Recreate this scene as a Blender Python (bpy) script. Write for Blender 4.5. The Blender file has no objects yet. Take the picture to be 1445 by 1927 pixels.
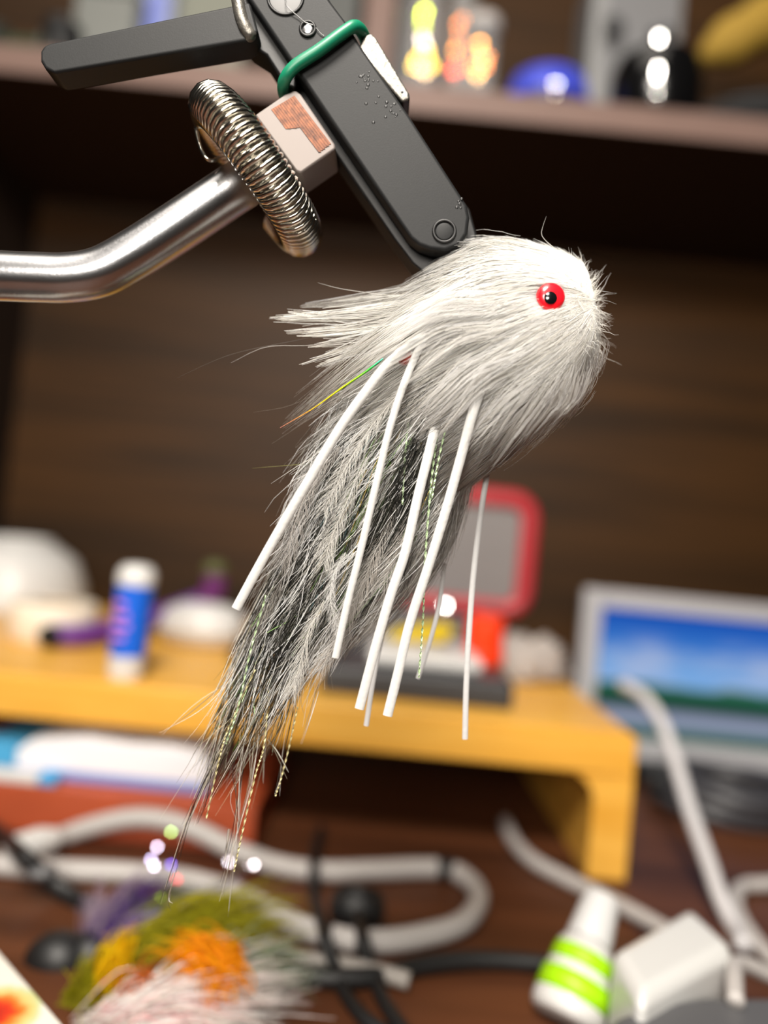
import bpy, bmesh, math, random
import numpy as np
from mathutils import Vector, Matrix

random.seed(7)
rng = np.random.default_rng(7)
S = bpy.context.scene
COL = S.collection

# ------------------------------------------------------------------ camera
W, H = 1445, 1927
F = 1400.0                                   # focal length in pixels
ROLL = math.radians(5.6)
PITCH = math.atan(47 / F)
DESK = 0.75                                  # desk top height
CAM = np.array([0.0, 0.0, DESK + 0.14])
FWD = np.array([0, math.cos(PITCH), math.sin(PITCH)])
UP0 = np.array([0, -math.sin(PITCH), math.cos(PITCH)])
XAX = np.array([1.0, 0, 0])
cR, sR = math.cos(ROLL), math.sin(ROLL)
RIGHT = cR * XAX + sR * UP0
UP = -sR * XAX + cR * UP0
D0 = 0.15                                    # distance of the fly

cam_d = bpy.data.cameras.new('camera')
cam = bpy.data.objects.new('camera', cam_d)
COL.objects.link(cam)
m3 = Matrix((RIGHT, UP, -FWD)).transposed()
cam.matrix_world = Matrix.Translation(CAM) @ m3.to_4x4()
cam_d.sensor_fit = 'VERTICAL'
cam_d.sensor_height = 36
cam_d.lens = 36 * F / H
cam_d.clip_start = 0.005
cam_d.dof.use_dof = True
cam_d.dof.focus_distance = D0 * (1 - 45 / F)
cam_d.dof.aperture_fstop = cam_d.lens / 6.4
S.camera = cam

# ------------------------------------------------------------------ world and lights
def lin(c):
    return tuple(((v / 255) / 12.92 if v / 255 <= .04045 else ((v / 255 + .055) / 1.055) ** 2.4) for v in c)

wd = bpy.data.worlds.new('room_ambient')
S.world = wd
wd.use_nodes = True
wd.node_tree.nodes['Background'].inputs[0].default_value = (1.0, .87, .74, 1)
wd.node_tree.nodes['Background'].inputs[1].default_value = 0.012

def area(name, loc, target, size, power, colour):
    l = bpy.data.lights.new(name, 'AREA')
    l.shape = 'DISK'
    l.size = size
    l.energy = power
    l.color = colour
    o = bpy.data.objects.new(name, l)
    COL.objects.link(o)
    o.location = loc
    o.rotation_euler = (Vector(target) - Vector(loc)).to_track_quat('-Z', 'Y').to_euler()
    return o

LAMP = np.array([-0.06, -0.16, CAM[2] + 0.42])
area('desk_lamp_light', LAMP, (0.0, 0.32, CAM[2] + .0), 0.17, 6.1, (1.0, .93, .84))
area('front_fill_light', (-.08, -.40, CAM[2] + .15), (0, .15, CAM[2]), 0.22, 2.7, (1.0, .93, .84))  # fill added without a seen source, brightens the underside of the fly's head
area('ceiling_light', (-.35, -.25, 2.3), (0, .3, .8), 1.1, 9.0, (1.0, .92, .82))

S.cycles.diffuse_bounces = 20
S.cycles.max_bounces = 24
S.view_settings.view_transform = 'Standard'
S.view_settings.look = 'None'
S.view_settings.gamma = 1
S.view_settings.use_curve_mapping = False
S.view_settings.exposure = 0.16

# ------------------------------------------------------------------ placing helpers
def P(px, py, d):
    """the point seen at pixel (px, py), d metres in front of the lens"""
    return CAM + d * FWD + ((px - W / 2) / F * d) * RIGHT - ((py - H / 2) / F * d) * UP

def Q(px, py, q=0.0):
    """the same near the fly: depth offset q in pixels at the fly"""
    return P(px, py, D0 * (1 + q / F))

def Qv(a):
    a = np.asarray(a, float)
    d = D0 * (1 + a[..., 2] / F)
    return CAM + d[..., None] * FWD + ((a[..., 0] - W / 2) / F * d)[..., None] * RIGHT - ((a[..., 1] - H / 2) / F * d)[..., None] * UP

def onz(px, py, z):
    r = FWD + (px - W / 2) / F * RIGHT - (py - H / 2) / F * UP
    return CAM + r * ((z - CAM[2]) / r[2])

U = D0 / F                                    # one pixel at the fly, in metres

def spline(pts, n=8, closed=False):
    p = np.asarray(pts, float)
    m = len(p)
    out = []
    rngi = range(m) if closed else range(m - 1)
    for i in rngi:
        if closed:
            a, b, c, d = p[(i - 1) % m], p[i], p[(i + 1) % m], p[(i + 2) % m]
        else:
            b, c = p[i], p[i + 1]
            a = p[i - 1] if i else 2 * b - c
            d = p[i + 2] if i + 2 < m else 2 * c - b
        for k in range(n):
            t = k / n
            out.append(.5 * ((2 * b) + (-a + c) * t + (2 * a - 5 * b + 4 * c - d) * t * t + (-a + 3 * b - 3 * c + d) * t ** 3))
    if not closed:
        out.append(p[-1])
    return np.array(out)

# ------------------------------------------------------------------ mesh building
class MB:
    def __init__(s):
        s.v, s.f = [], []
    def add(s, verts, faces):
        o = len(s.v)
        s.v += [tuple(map(float, p)) for p in verts]
        s.f += [tuple(i + o for i in f) for f in faces]
        return s
    def prism(s, base, ext):
        base = [np.asarray(p, float) for p in base]
        n = len(base)
        ext = np.asarray(ext, float)
        # orient so that the base faces away from ext
        nrm = sum((np.cross(base[i] - base[0], base[(i + 1) % n] - base[0]) for i in range(1, n - 1)), np.zeros(3))
        if np.dot(nrm, ext) > 0:
            base = base[::-1]
        v = base + [p + ext for p in base]
        f = [tuple(range(n)), tuple(range(2 * n - 1, n - 1, -1))]
        f += [(i, i + n, (i + 1) % n + n, (i + 1) % n) for i in range(n)]
        return s.add(v, f)
    def box(s, x0, x1, y0, y1, z0, z1):
        return s.prism([(x0, y0, z0), (x1, y0, z0), (x1, y0, z1), (x0, y0, z1)], (0, y1 - y0, 0))
    def tube(s, path, r, n=12, closed=False, ry=None, up=None):
        p = np.asarray(path, float)
        m = len(p)
        r = np.full(m, r) if np.isscalar(r) else np.asarray(r, float)
        t = np.zeros_like(p)
        if closed:
            t = np.roll(p, -1, 0) - np.roll(p, 1, 0)
        else:
            t[1:-1] = p[2:] - p[:-2]; t[0] = p[1] - p[0]; t[-1] = p[-1] - p[-2]
        t /= np.linalg.norm(t, axis=1)[:, None] + 1e-12
        nrm = np.asarray(up if up is not None else ([0, 0, 1] if abs(t[0][2]) < .9 else [1, 0, 0]), float)
        v = []
        for i in range(m):
            nrm = nrm - t[i] * np.dot(nrm, t[i])
            nrm /= np.linalg.norm(nrm) + 1e-12
            b = np.cross(t[i], nrm)
            for k in range(n):
                a = 2 * math.pi * k / n
                v.append(p[i] + nrm * math.cos(a) * r[i] + b * math.sin(a) * (r[i] if ry is None else ry * r[i] / r[0]))
        f = []
        for i in range(m if closed else m - 1):
            j = (i + 1) % m
            for k in range(n):
                l = (k + 1) % n
                f.append((i * n + k, i * n + l, j * n + l, j * n + k))
        if not closed:
            f.append(tuple(range(n - 1, -1, -1)))
            f.append(tuple((m - 1) * n + k for k in range(n)))
        return s.add(v, f)
    def lathe(s, prof, origin=(0, 0, 0), axis=(0, 0, 1), n=28):
        """prof: (radius, height along axis)"""
        o = np.asarray(origin, float); a = np.asarray(axis, float); a = a / np.linalg.norm(a)
        e = np.cross(a, [0, 1, 0] if abs(a[1]) < .9 else [1, 0, 0]); e /= np.linalg.norm(e)
        g = np.cross(a, e)
        v, f = [], []
        for (r, h) in prof:
            r = max(r, 1e-6)
            for k in range(n):
                w = 2 * math.pi * k / n
                v.append(o + a * h + (e * math.cos(w) + g * math.sin(w)) * r)
        for i in range(len(prof) - 1):
            for k in range(n):
                l = (k + 1) % n
                f.append((i * n + k, i * n + l, (i + 1) * n + l, (i + 1) * n + k))
        f.append(tuple(range(n - 1, -1, -1)))
        f.append(tuple((len(prof) - 1) * n + k for k in range(n)))
        return s.add(v, f)
    def ball(s, c, r, sc=(1, 1, 1), n=16, m=10):
        prof = [(math.sin(math.pi * i / m), -math.cos(math.pi * i / m)) for i in range(m + 1)]
        t = MB().lathe(prof, n=n)
        return s.add([np.asarray(c) + np.array(v) * r * np.array(sc) for v in t.v], t.f)

def link(me, name, mat, parent=None, smooth=False, bevel=0, seg=2, sub=0):
    o = bpy.data.objects.new(name, me)
    COL.objects.link(o)
    if mat is not None and not me.materials:
        me.materials.append(mat)
    if parent is not None:
        o.parent = parent
        w = Vector((0, 0, 0))
        q = parent
        while q is not None:
            w = w + q.location
            q = q.parent
        me.transform(Matrix.Translation(-w))
    if smooth:
        me.polygons.foreach_set('use_smooth', [True] * len(me.polygons))
        if smooth == 'auto':
            me.set_sharp_from_angle(angle=math.radians(40))
    if bevel:
        b = o.modifiers.new('bevel', 'BEVEL'); b.width = bevel; b.segments = seg; b.limit_method = 'ANGLE'
        b.angle_limit = math.radians(35)
        me.polygons.foreach_set('use_smooth', [True] * len(me.polygons))
        me.set_sharp_from_angle(angle=math.radians(40))
        b.harden_normals = True
    if sub:
        b = o.modifiers.new('sub', 'SUBSURF'); b.levels = sub; b.render_levels = sub
    return o

def obj(name, mb, mat, parent=None, **k):
    me = bpy.data.meshes.new(name)
    me.from_pydata(mb.v, [], mb.f)
    me.update()
    return link(me, name, mat, parent, **k)

def tag(o, label=None, cat=None, group=None, kind=None):
    if label: o['label'] = label
    if cat: o['category'] = cat
    if group: o['group'] = group
    if kind: o['kind'] = kind
    return o

def thing(name, label, cat, loc, group=None):
    o = bpy.data.objects.new(name, None)
    COL.objects.link(o)
    o.location = Vector([float(x) for x in loc])
    o.empty_display_size = .01
    return tag(o, label, cat, group)

# ------------------------------------------------------------------ materials
def mat(name, col, rough=.5, metal=0, spec=.5, noise=0, nscale=200, bump=0, bscale=400, trans=0, emit=0, coat=0, alpha=1, ior=None, sss=0):
    m = bpy.data.materials.new(name)
    m.use_nodes = True
    nt = m.node_tree
    b = nt.nodes['Principled BSDF']
    c = lin(col)
    b.inputs['Base Color'].default_value = (*c, 1)
    b.inputs['Roughness'].default_value = rough
    b.inputs['Metallic'].default_value = metal
    b.inputs['Specular IOR Level'].default_value = spec
    b.inputs['Coat Weight'].default_value = coat
    b.inputs['Transmission Weight'].default_value = trans
    b.inputs['Alpha'].default_value = alpha
    if ior: b.inputs['IOR'].default_value = ior
    if emit:
        b.inputs['Emission Color'].default_value = (*c, 1)
        b.inputs['Emission Strength'].default_value = emit
    tc = nt.nodes.new('ShaderNodeTexCoord')
    if noise:
        n = nt.nodes.new('ShaderNodeTexNoise'); n.inputs['Scale'].default_value = nscale; n.inputs['Detail'].default_value = 4
        r = nt.nodes.new('ShaderNodeMix'); r.data_type = 'RGBA'
        r.inputs[6].default_value = (*[x * (1 - noise) for x in c], 1)
        r.inputs[7].default_value = (*[min(1, x * (1 + noise)) for x in c], 1)
        nt.links.new(tc.outputs['Object'], n.inputs['Vector'])
        nt.links.new(n.outputs['Fac'], r.inputs[0])
        nt.links.new(r.outputs[2], b.inputs['Base Color'])
    if bump:
        n = nt.nodes.new('ShaderNodeTexNoise'); n.inputs['Scale'].default_value = bscale; n.inputs['Detail'].default_value = 5
        bp = nt.nodes.new('ShaderNodeBump'); bp.inputs['Strength'].default_value = bump; bp.inputs['Distance'].default_value = .0004
        nt.links.new(tc.outputs['Object'], n.inputs['Vector'])
        nt.links.new(n.outputs['Fac'], bp.inputs['Height'])
        nt.links.new(bp.outputs['Normal'], b.inputs['Normal'])
    return m

def wood(name, c0, c1, scale=(1.2, 18, 18), rough=.45, spec=.4, dist=.0, stops=(.3, .7)):
    m = bpy.data.materials.new(name); m.use_nodes = True
    nt = m.node_tree; b = nt.nodes['Principled BSDF']
    tc = nt.nodes.new('ShaderNodeTexCoord'); mp = nt.nodes.new('ShaderNodeMapping')
    mp.inputs['Scale'].default_value = scale
    n = nt.nodes.new('ShaderNodeTexNoise'); n.inputs['Scale'].default_value = 2.2; n.inputs['Detail'].default_value = 7; n.inputs['Roughness'].default_value = .6
    n.inputs['Distortion'].default_value = dist
    r = nt.nodes.new('ShaderNodeValToRGB')
    r.color_ramp.elements[0].position = stops[0]; r.color_ramp.elements[1].position = stops[1]
    r.color_ramp.elements[0].color = (*lin(c0), 1); r.color_ramp.elements[1].color = (*lin(c1), 1)
    nt.links.new(tc.outputs['Object'], mp.inputs[0]); nt.links.new(mp.outputs[0], n.inputs['Vector'])
    nt.links.new(n.outputs['Fac'], r.inputs[0]); nt.links.new(r.outputs[0], b.inputs['Base Color'])
    b.inputs['Roughness'].default_value = rough
    b.inputs['Specular IOR Level'].default_value = spec
    return m

def fibre_mat(name, rough=.45, metal=0, transl=.3, spec=.4):
    m = bpy.data.materials.new(name); m.use_nodes = True
    nt = m.node_tree; b = nt.nodes['Principled BSDF']
    at = nt.nodes.new('ShaderNodeAttribute'); at.attribute_name = 'tint'
    nt.links.new(at.outputs['Color'], b.inputs['Base Color'])
    b.inputs['Roughness'].default_value = rough; b.inputs['Metallic'].default_value = metal
    b.inputs['Specular IOR Level'].default_value = spec
    if transl:
        t = nt.nodes.new('ShaderNodeBsdfTranslucent'); mx = nt.nodes.new('ShaderNodeMixShader'); mx.inputs[0].default_value = transl
        nt.links.new(at.outputs['Color'], t.inputs['Color'])
        nt.links.new(b.outputs[0], mx.inputs[1]); nt.links.new(t.outputs[0], mx.inputs[2])
        nt.links.new(mx.outputs[0], nt.nodes['Material Output'].inputs[0])
    return m

M = {}
M['desk'] = wood('desk_wood', (60, 32, 17), (102, 60, 36), (1.0, 26, 26), .5, .3)
M['panel'] = wood('panel_wood', (40, 25, 8), (76, 48, 18), (1.1, 22, 22), .55, .25, .3, (.35, .68))
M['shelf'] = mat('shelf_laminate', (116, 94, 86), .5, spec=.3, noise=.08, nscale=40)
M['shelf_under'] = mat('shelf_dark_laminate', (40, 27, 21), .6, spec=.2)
M['shelf_dark'] = mat('side_laminate', (36, 26, 20), .6, spec=.2, noise=.1, nscale=30)
M['bamboo'] = wood('bamboo', (210, 150, 50), (234, 182, 84), (3, 40, 40), .4, .4)
M['paint'] = mat('wall_paint', (150, 135, 115), .9)
M['floorw'] = wood('floor_wood', (80, 55, 35), (110, 78, 50), (1, 6, 6))
M['white'] = mat('white_plastic', (203, 202, 200), .35)
M['cord'] = mat('white_rubber', (176, 171, 168), .5)
M['black'] = mat('black_rubber', (22, 22, 23), .5)
M['anod'] = mat('black_anodised', (24, 25, 26), .55, metal=.0, spec=.25, noise=.15, nscale=900, bump=.04, bscale=3000)
M['anod_dark'] = mat('black_steel', (17, 17, 18), .45, metal=.0, spec=.4, bump=.04, bscale=2000)
M['alu'] = mat('aluminium', (172, 172, 174), .27, metal=1, bump=.05, bscale=1500)
M['alu_rough'] = mat('worn_aluminium', (116, 113, 107), .45, metal=.8, noise=.3, nscale=1200, bump=.35, bscale=1400)
M['spring'] = mat('spring_steel', (214, 210, 200), .16, metal=1)
M['green_rubber'] = mat('green_rubber', (14, 112, 82), .38)
M['fur'] = fibre_mat('fur_fibre', .5, 0, .5, .2)
M['dark_fibre'] = fibre_mat('dark_fibre', .35, 0, .08)
M['flash'] = fibre_mat('flash_film', .22, .7, 0)
M['core'] = mat('under_fur', (248, 246, 240), .8, spec=.1)
M['body_core'] = mat('under_feather', (232, 227, 218), .85, spec=.1)
for k_, r_ in (('core', .02), ('body_core', .012)):
    b_ = M[k_].node_tree.nodes['Principled BSDF']
    b_.inputs['Subsurface Weight'].default_value = 1
    b_.inputs['Subsurface Radius'].default_value = (1, .97, .92)
    b_.inputs['Subsurface Scale'].default_value = r_
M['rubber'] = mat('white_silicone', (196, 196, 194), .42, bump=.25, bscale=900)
M['rubber_shaded'] = mat('shaded_silicone', (186, 186, 186), .42, bump=.2, bscale=900)  # same white silicone, shade of the rear legs put into its colour

# ------------------------------------------------------------------ fibres
def fibres(name, pts, rad, tint, material, parent, taper=(.9, 1, .85, .25), nrm=None):
    """pts (N,K,3) world, rad (N,) metres, tint (N,3) linear: one mesh of thin three-sided hairs"""
    pts = np.asarray(pts, float)
    N, K, _ = pts.shape
    t = np.empty_like(pts)
    t[:, 1:-1] = pts[:, 2:] - pts[:, :-2]; t[:, 0] = pts[:, 1] - pts[:, 0]; t[:, -1] = pts[:, -1] - pts[:, -2]
    t /= np.linalg.norm(t, axis=2)[..., None] + 1e-12
    ref = np.broadcast_to(FWD, t.shape)
    a = np.cross(t, ref); a /= np.linalg.norm(a, axis=2)[..., None] + 1e-9
    b = np.cross(t, a)
    ks = np.linspace(0, 1, K)
    tp = np.interp(ks, np.linspace(0, 1, len(taper)), taper)
    r = np.asarray(rad)[:, None] * tp[None]
    ang = [math.pi / 2 + 2 * math.pi * k / 3 for k in range(3)]
    v = np.stack([pts + (a * math.cos(w) + b * math.sin(w)) * r[..., None] for w in ang], axis=2)
    v = v.reshape(-1, 3)
    base = (np.arange(N)[:, None] * K + np.arange(K - 1)[None]) * 3
    fs = []
    for k in range(3):
        l = (k + 1) % 3
        fs.append(np.stack([base + k, base + l, base + 3 + l, base + 3 + k], axis=-1))
    f = np.stack(fs, axis=2).reshape(-1, 4)
    me = bpy.data.meshes.new(name)
    nf = len(f)
    me.vertices.add(len(v)); me.vertices.foreach_set('co', v.astype(np.float32).ravel())
    me.loops.add(nf * 4); me.loops.foreach_set('vertex_index', f.astype(np.int32).ravel())
    me.polygons.add(nf); me.polygons.foreach_set('loop_start', np.arange(0, nf * 4, 4, dtype=np.int32))
    at = me.attributes.new('tint', 'FLOAT_COLOR', 'POINT')
    c = np.ones((len(v), 4), np.float32)
    tint = np.asarray(tint, float)
    if tint.ndim == 3:
        c[:, :3] = np.repeat(tint.reshape(-1, 3), 3, axis=0)
    else:
        c[:, :3] = np.repeat(tint, K * 3, axis=0)
    at.data.foreach_set('color', c.ravel())
    me.update(calc_edges=True)
    me.validate()
    o = link(me, name, material, parent, smooth=True)
    if nrm is not None:                      # soft lie of the coat: normals follow the coat's surface
        nr = nrm[..., 0:1] * RIGHT - nrm[..., 1:2] * UP + nrm[..., 2:3] * FWD
        w_ = np.stack([a * math.cos(w) + b * math.sin(w) for w in ang], axis=2)
        nv = nr[:, :, None, :] * .45 + w_ * .45
        nv /= np.linalg.norm(nv, axis=-1)[..., None] + 1e-9
        me.normals_split_custom_set_from_vertices(nv.reshape(-1, 3).tolist())
    return o

def coat(p, axis, sc=1.0):
    """outward direction from a middle line (B,3) for fibres p (N,K,3), in pixel axes"""
    seg = axis[np.argmin(((p[:, :, None, :2] - axis[None, None, :, :2]) ** 2).sum(-1), axis=2)]
    d = p - seg
    d[..., :2] *= sc
    return d / (np.linalg.norm(d, axis=-1)[..., None] + 1e-6)

def grid_sample(G, u, t):
    """G (A,B,3), u in [0,A-1], t in [0,B-1] -> bilinear"""
    A, B, _ = G.shape
    i = np.clip(np.floor(u).astype(int), 0, A - 2); j = np.clip(np.floor(t).astype(int), 0, B - 2)
    fu = (u - i)[..., None]; ft = (t - j)[..., None]
    return (G[i, j] * (1 - fu) + G[i + 1, j] * fu) * (1 - ft) + (G[i, j + 1] * (1 - fu) + G[i + 1, j + 1] * fu) * ft

def shades(n, cols, jit=.06):
    cols = np.array([lin(c) for c in cols])
    c = cols[rng.integers(0, len(cols), n)]
    return np.clip(c * (1 + rng.normal(0, jit, (n, 1))), 0, .97)

# ================================================================== SETTING
tag(obj('floor', MB().box(-2, 2, -2, 1, -.05, 0), M['floorw']), kind='structure')

# desk
dk = thing('desk', 'dark reddish brown wooden desk under the cords and bamboo stand', 'desk', (0, .35, 0))
obj('desk_top', MB().box(-.75, .75, -.06, .70, DESK - .03, DESK), M['desk'], dk, bevel=.002)
for x in (-.7, .7):
    for y in (0, .64):
        obj('leg', MB().box(x - .03, x + .03, y - .03, y + .03, 0, DESK - .03), M['shelf_dark'], dk, bevel=.002)

# hutch with the shelf board
SH_Y = .46
SH_Z = CAM[2] + .268
SH_T = .0185
tag(obj('wall_back', MB().box(-.75, .75, .65, .67, DESK, 1.75), M['panel']), kind='structure')
sh = thing('wall_shelf', 'brown laminate shelf board along the back above the fly', 'shelf', (0, .55, SH_Z))
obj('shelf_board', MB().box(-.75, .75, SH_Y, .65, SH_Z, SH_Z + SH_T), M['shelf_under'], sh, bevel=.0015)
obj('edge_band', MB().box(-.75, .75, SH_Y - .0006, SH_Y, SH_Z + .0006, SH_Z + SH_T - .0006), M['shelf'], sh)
xl = P(24, 800, .65)[0]
tag(obj('wall_left', MB().box(xl - .018, xl, .50, .65, DESK, SH_Z), M['shelf_dark']), kind='structure')
xd = P(712, 60, .5)[0]
sd = thing('shelf_divider', 'brown upright board standing on the shelf right of the dark carton', 'divider', (xd, .57, SH_Z + SH_T))
obj('board', MB().box(xd - .010, xd + .010, .49, .65, SH_Z + SH_T, 1.75), M['shelf'], sd, bevel=.001)
obj('edge_strip', MB().box(xd - .0095, xd + .0095, .4894, .49, SH_Z + SH_T, 1.75), M['shelf'], sd)
STOP = SH_Z + SH_T

# bamboo stand
ST = DESK + .0643; SB = DESK + .0455
ms = thing('monitor_stand', 'golden bamboo monitor stand bridging the back of the desk', 'stand', (-.09, .45, DESK))
xr = P(1196, 1400, .33)[0]; xw = .0175
x0 = -.36
prof = []
def arc(cx, cz, r, a0, a1, n=7):
    return [(cx + r * math.cos(math.radians(a0 + (a1 - a0) * k / n)), cz + r * math.sin(math.radians(a0 + (a1 - a0) * k / n))) for k in range(n + 1)]
obj('stand_top', MB().prism([(x, .33, z) for x, z in [(x0, SB), (x0, ST)] + arc(xr - .004, ST - .004, .004, 90, 0) + [(xr, SB)] ], (0, .255, 0)), M['bamboo'], ms, bevel=.0012)
def stand_leg(xo, sgn):
    pr = [(xo, DESK), (xo, SB)] + [(xo - sgn * (xw + .013), SB)]
    c = (xo - sgn * (xw + .013), SB - .013)
    pr += [(c[0] + sgn * .013 * math.sin(math.radians(a)), c[1] + .013 * math.cos(math.radians(a))) for a in (0, 18, 36, 54, 72, 90)][0:]
    pr += [(xo - sgn * xw, DESK)]
    return MB().prism([(x, .33, z) for x, z in pr], (0, .255, 0))
obj('leg', stand_leg(xr, 1), M['bamboo'], ms, bevel=.001)
obj('leg', stand_leg(x0, -1), M['bamboo'], ms, bevel=.001)

# ================================================================== VISE
vi = thing('fly_tying_vise', 'black and silver fly tying vise holding the white fly by its bend', 'vise', P(-330, 900, .16) * np.array([1, 1, 0]) + np.array([0, 0, DESK]))
def plate(pts, q0, depth, mb=None):
    mb = mb or MB()
    return mb.prism([Q(x, y, q0) for x, y in pts], FWD * depth * U)

# front jaw plate
obj('front_jaw', plate([(452, -40), (598, -40), (622, 0), (652, 40), (684, 92), (768, 212), (879, 384), (884, 408), (880, 440), (866, 462), (838, 472), (810, 469), (788, 461), (772, 448), (751, 418), (584, 172), (545, 114), (468, 0)], -14, 46), M['anod'], vi, bevel=8 * U, seg=2)
obj('rear_jaw', plate([(500, 60), (640, 60), (884, 392), (898, 440), (892, 480), (860, 510), (800, 516), (776, 496), (742, 452), (568, 198)], 34, 72), M['anod_dark'], vi, bevel=6 * U)
# jaw pivot recess, small screw and jaw pin
def disc(px, py, q, r, h, name, m, parent, n=28, bev=2):
    return obj(name, MB().lathe([(r * U * .82, 0), (r * U * .96, 0.6 * U), (r * U, 2.5 * U), (r * U, h * U)], Q(px, py, q), FWD, n), m, parent, smooth='auto')
def ring(px, py, q, r, w, name, m, parent):
    c = Q(px, py, q)
    pth = [c + (RIGHT * math.cos(a) + UP * math.sin(a)) * r * U for a in np.linspace(0, 2 * math.pi, 41)[:-1]]
    return obj(name, MB().tube(pth, w * U, 8, True), m, parent, smooth=True)
disc(537, -6, -16, 31, 8, 'pivot_pin', mat('grey_steel', (104, 104, 104), .6, metal=.3), vi)
ring(537, -6, -15, 33, 2.6, 'pivot_rim', M['black'], vi)
disc(579, 54, -16, 9, 6, 'set_screw', M['alu'], vi)
ring(579, 54, -15.5, 13.5, 3.2, 'screw_rim', M['anod_dark'], vi)
disc(836, 435, -18, 16, 8, 'jaw_screw', M['anod'], vi)
ring(836, 435, -15, 20, 3.2, 'jaw_screw_rim', M['black'], vi)
# chipped paint patches
for (cx, cy, n, s) in ((690, 148, 16, 14), (730, 205, 18, 26), (866, 385, 8, 9)):
    mb = MB()
    for _ in range(n):
        mb.ball(Q(cx + random.gauss(0, s * .8), cy + random.gauss(0, s * .6), -14), random.uniform(1.6, 3.4) * U, (1, .2, 1), 7, 5)
    obj('paint_chip', mb, M['anod_dark'], vi, smooth=True)
# silver clamp plate behind the right edge
obj('clamp_plate', plate([(672, 92), (686, 66), (698, 60), (708, 70), (770, 174), (772, 186), (757, 192), (744, 178)], -2, 60), M['alu_rough'], vi, bevel=5 * U)
# green o-ring
pth = spline([Q(*p) for p in [(533, 166, 6), (538, 146, -18), (556, 124, -26), (600, 95, -28), (648, 60, -27), (668, 50, -20), (682, 62, 6), (690, 88, 60), (680, 110, 116), (620, 150, 122), (560, 186, 116), (540, 186, 60)]], 6, True)
obj('rubber_ring', MB().tube(pth, 11.5 * U, 14, True), M['green_rubber'], vi, smooth=True)
# lever
lev = obj('lever', plate([(95, 80), (438, 9), (470, 2), (486, 60), (462, 76), (120, 134), (100, 137), (84, 128), (75, 113), (75, 96), (82, 85)], -34, 62), M['anod'], vi, bevel=6 * U)
obj('lever_neck', plate([(440, -50), (520, -50), (560, 140), (556, 168), (536, 160), (500, 104), (468, 84), (448, 60)], 8, 66), M['anod_dark'], vi, bevel=6 * U)
obj('worn_edge', MB().tube(spline([Q(*p) for p in [(444, -30, -30), (449, 10, -33), (458, 45, -33), (476, 76, -26)]], 6), [12 * U] * 13 + [13 * U] * 5 + [6 * U], 10), M['alu_rough'], vi, smooth=True)
# bent tube arm, going on to the stem of the vise outside the frame
pth = spline([Q(*p) for p in [(-620, 540, -40), (-300, 528, -30), (-60, 519, -10), (60, 522, 0), (130, 523, 6), (190, 512, 12), (250, 481, 20), (330, 430, 32), (450, 350, 50), (575, 267, 66)]], 8)
obj('bent_arm', MB().tube(pth, 46 * U, 32), M['alu'], vi, smooth=True)
sp = Q(-600, 540, -40)
obj('stem', MB().lathe([(.0048, 0), (.0048, sp[2] - DESK + .015)], (sp[0], sp[1], DESK + .004), n=24), M['alu'], vi, smooth='auto')
obj('base_plate', MB().box(sp[0] - .04, sp[0] + .04, sp[1] - .05, sp[1] + .03, DESK, DESK + .012), M['anod_dark'], vi, bevel=.002)
obj('stem_collar', MB().lathe([(.010, 0), (.012, .002), (.012, .018), (.010, .02)], sp - np.array([0, 0, .010]), n=24), M['anod'], vi, smooth='auto')
# aluminium block with a brown wood reflection painted on its face
blk = bpy.data.materials.new('block_metal'); blk.use_nodes = True
nt = blk.node_tree; b = nt.nodes['Principled BSDF']; b.inputs['Metallic'].default_value = .25; b.inputs['Roughness'].default_value = .55
b.inputs['Base Color'].default_value = (*lin((116, 108, 104)), 1)
obj('adapter_block', plate([(478, 216), (536, 176), (556, 168), (566, 176), (630, 270), (632, 280), (566, 326), (556, 322)], -8, 96), blk, vi, bevel=5 * U)
refl = wood('reflection_grain', (76, 38, 20), (150, 88, 52), (420, 420, 420), .5, .3)
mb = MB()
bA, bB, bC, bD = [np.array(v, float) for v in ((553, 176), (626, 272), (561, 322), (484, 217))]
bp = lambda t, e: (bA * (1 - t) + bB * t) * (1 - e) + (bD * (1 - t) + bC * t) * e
for k in range(11):                          # strips of the painted brown reflection, along the block's long side
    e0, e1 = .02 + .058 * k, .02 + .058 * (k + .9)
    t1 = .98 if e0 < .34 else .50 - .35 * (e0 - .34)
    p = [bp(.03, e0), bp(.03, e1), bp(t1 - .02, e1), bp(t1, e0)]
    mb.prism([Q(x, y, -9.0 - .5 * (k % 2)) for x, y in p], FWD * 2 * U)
obj('wood_reflection', mb, refl, vi)
# coil spring ring around the arm
axis = Q(450, 350, 50) - Q(330, 430, 32); axis /= np.linalg.norm(axis)
cen = Q(484, 326, 58)
tilt = axis - FWD * .14; tilt /= np.linalg.norm(tilt)
e1 = np.cross(tilt, FWD); e1 /= np.linalg.norm(e1)
e2 = np.cross(tilt, e1)
Rr, rr, turns = 137 * U, 39 * U, 68
n = turns * 14
coil = []
for i in range(n + 1):
    a = math.radians(90 + 18) + math.radians(324) * i / n
    w = 2 * math.pi * turns * i / n
    rad = e1 * math.cos(a) + e2 * math.sin(a)
    coil.append(cen + rad * (Rr + rr * math.cos(w)) + tilt * rr * math.sin(w))
# which way is the gap: put it at the back
gap = coil[0] - cen
if np.dot(gap, FWD) < 0:
    coil = [2 * cen + 2 * tilt * np.dot(p - cen, tilt) - p for p in coil]
obj('coil_spring', MB().tube(coil, 5.0 * U, 7), M['spring'], vi, smooth=True)
cc = [cen + (e1 * math.cos(a) + e2 * math.sin(a)) * 62 * U for a in np.linspace(0, 2 * math.pi, 33)[:-1]]
obj('spring_hub', MB().tube(cc, 16 * U, 12, True), M['alu'], vi, smooth=True)
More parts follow.
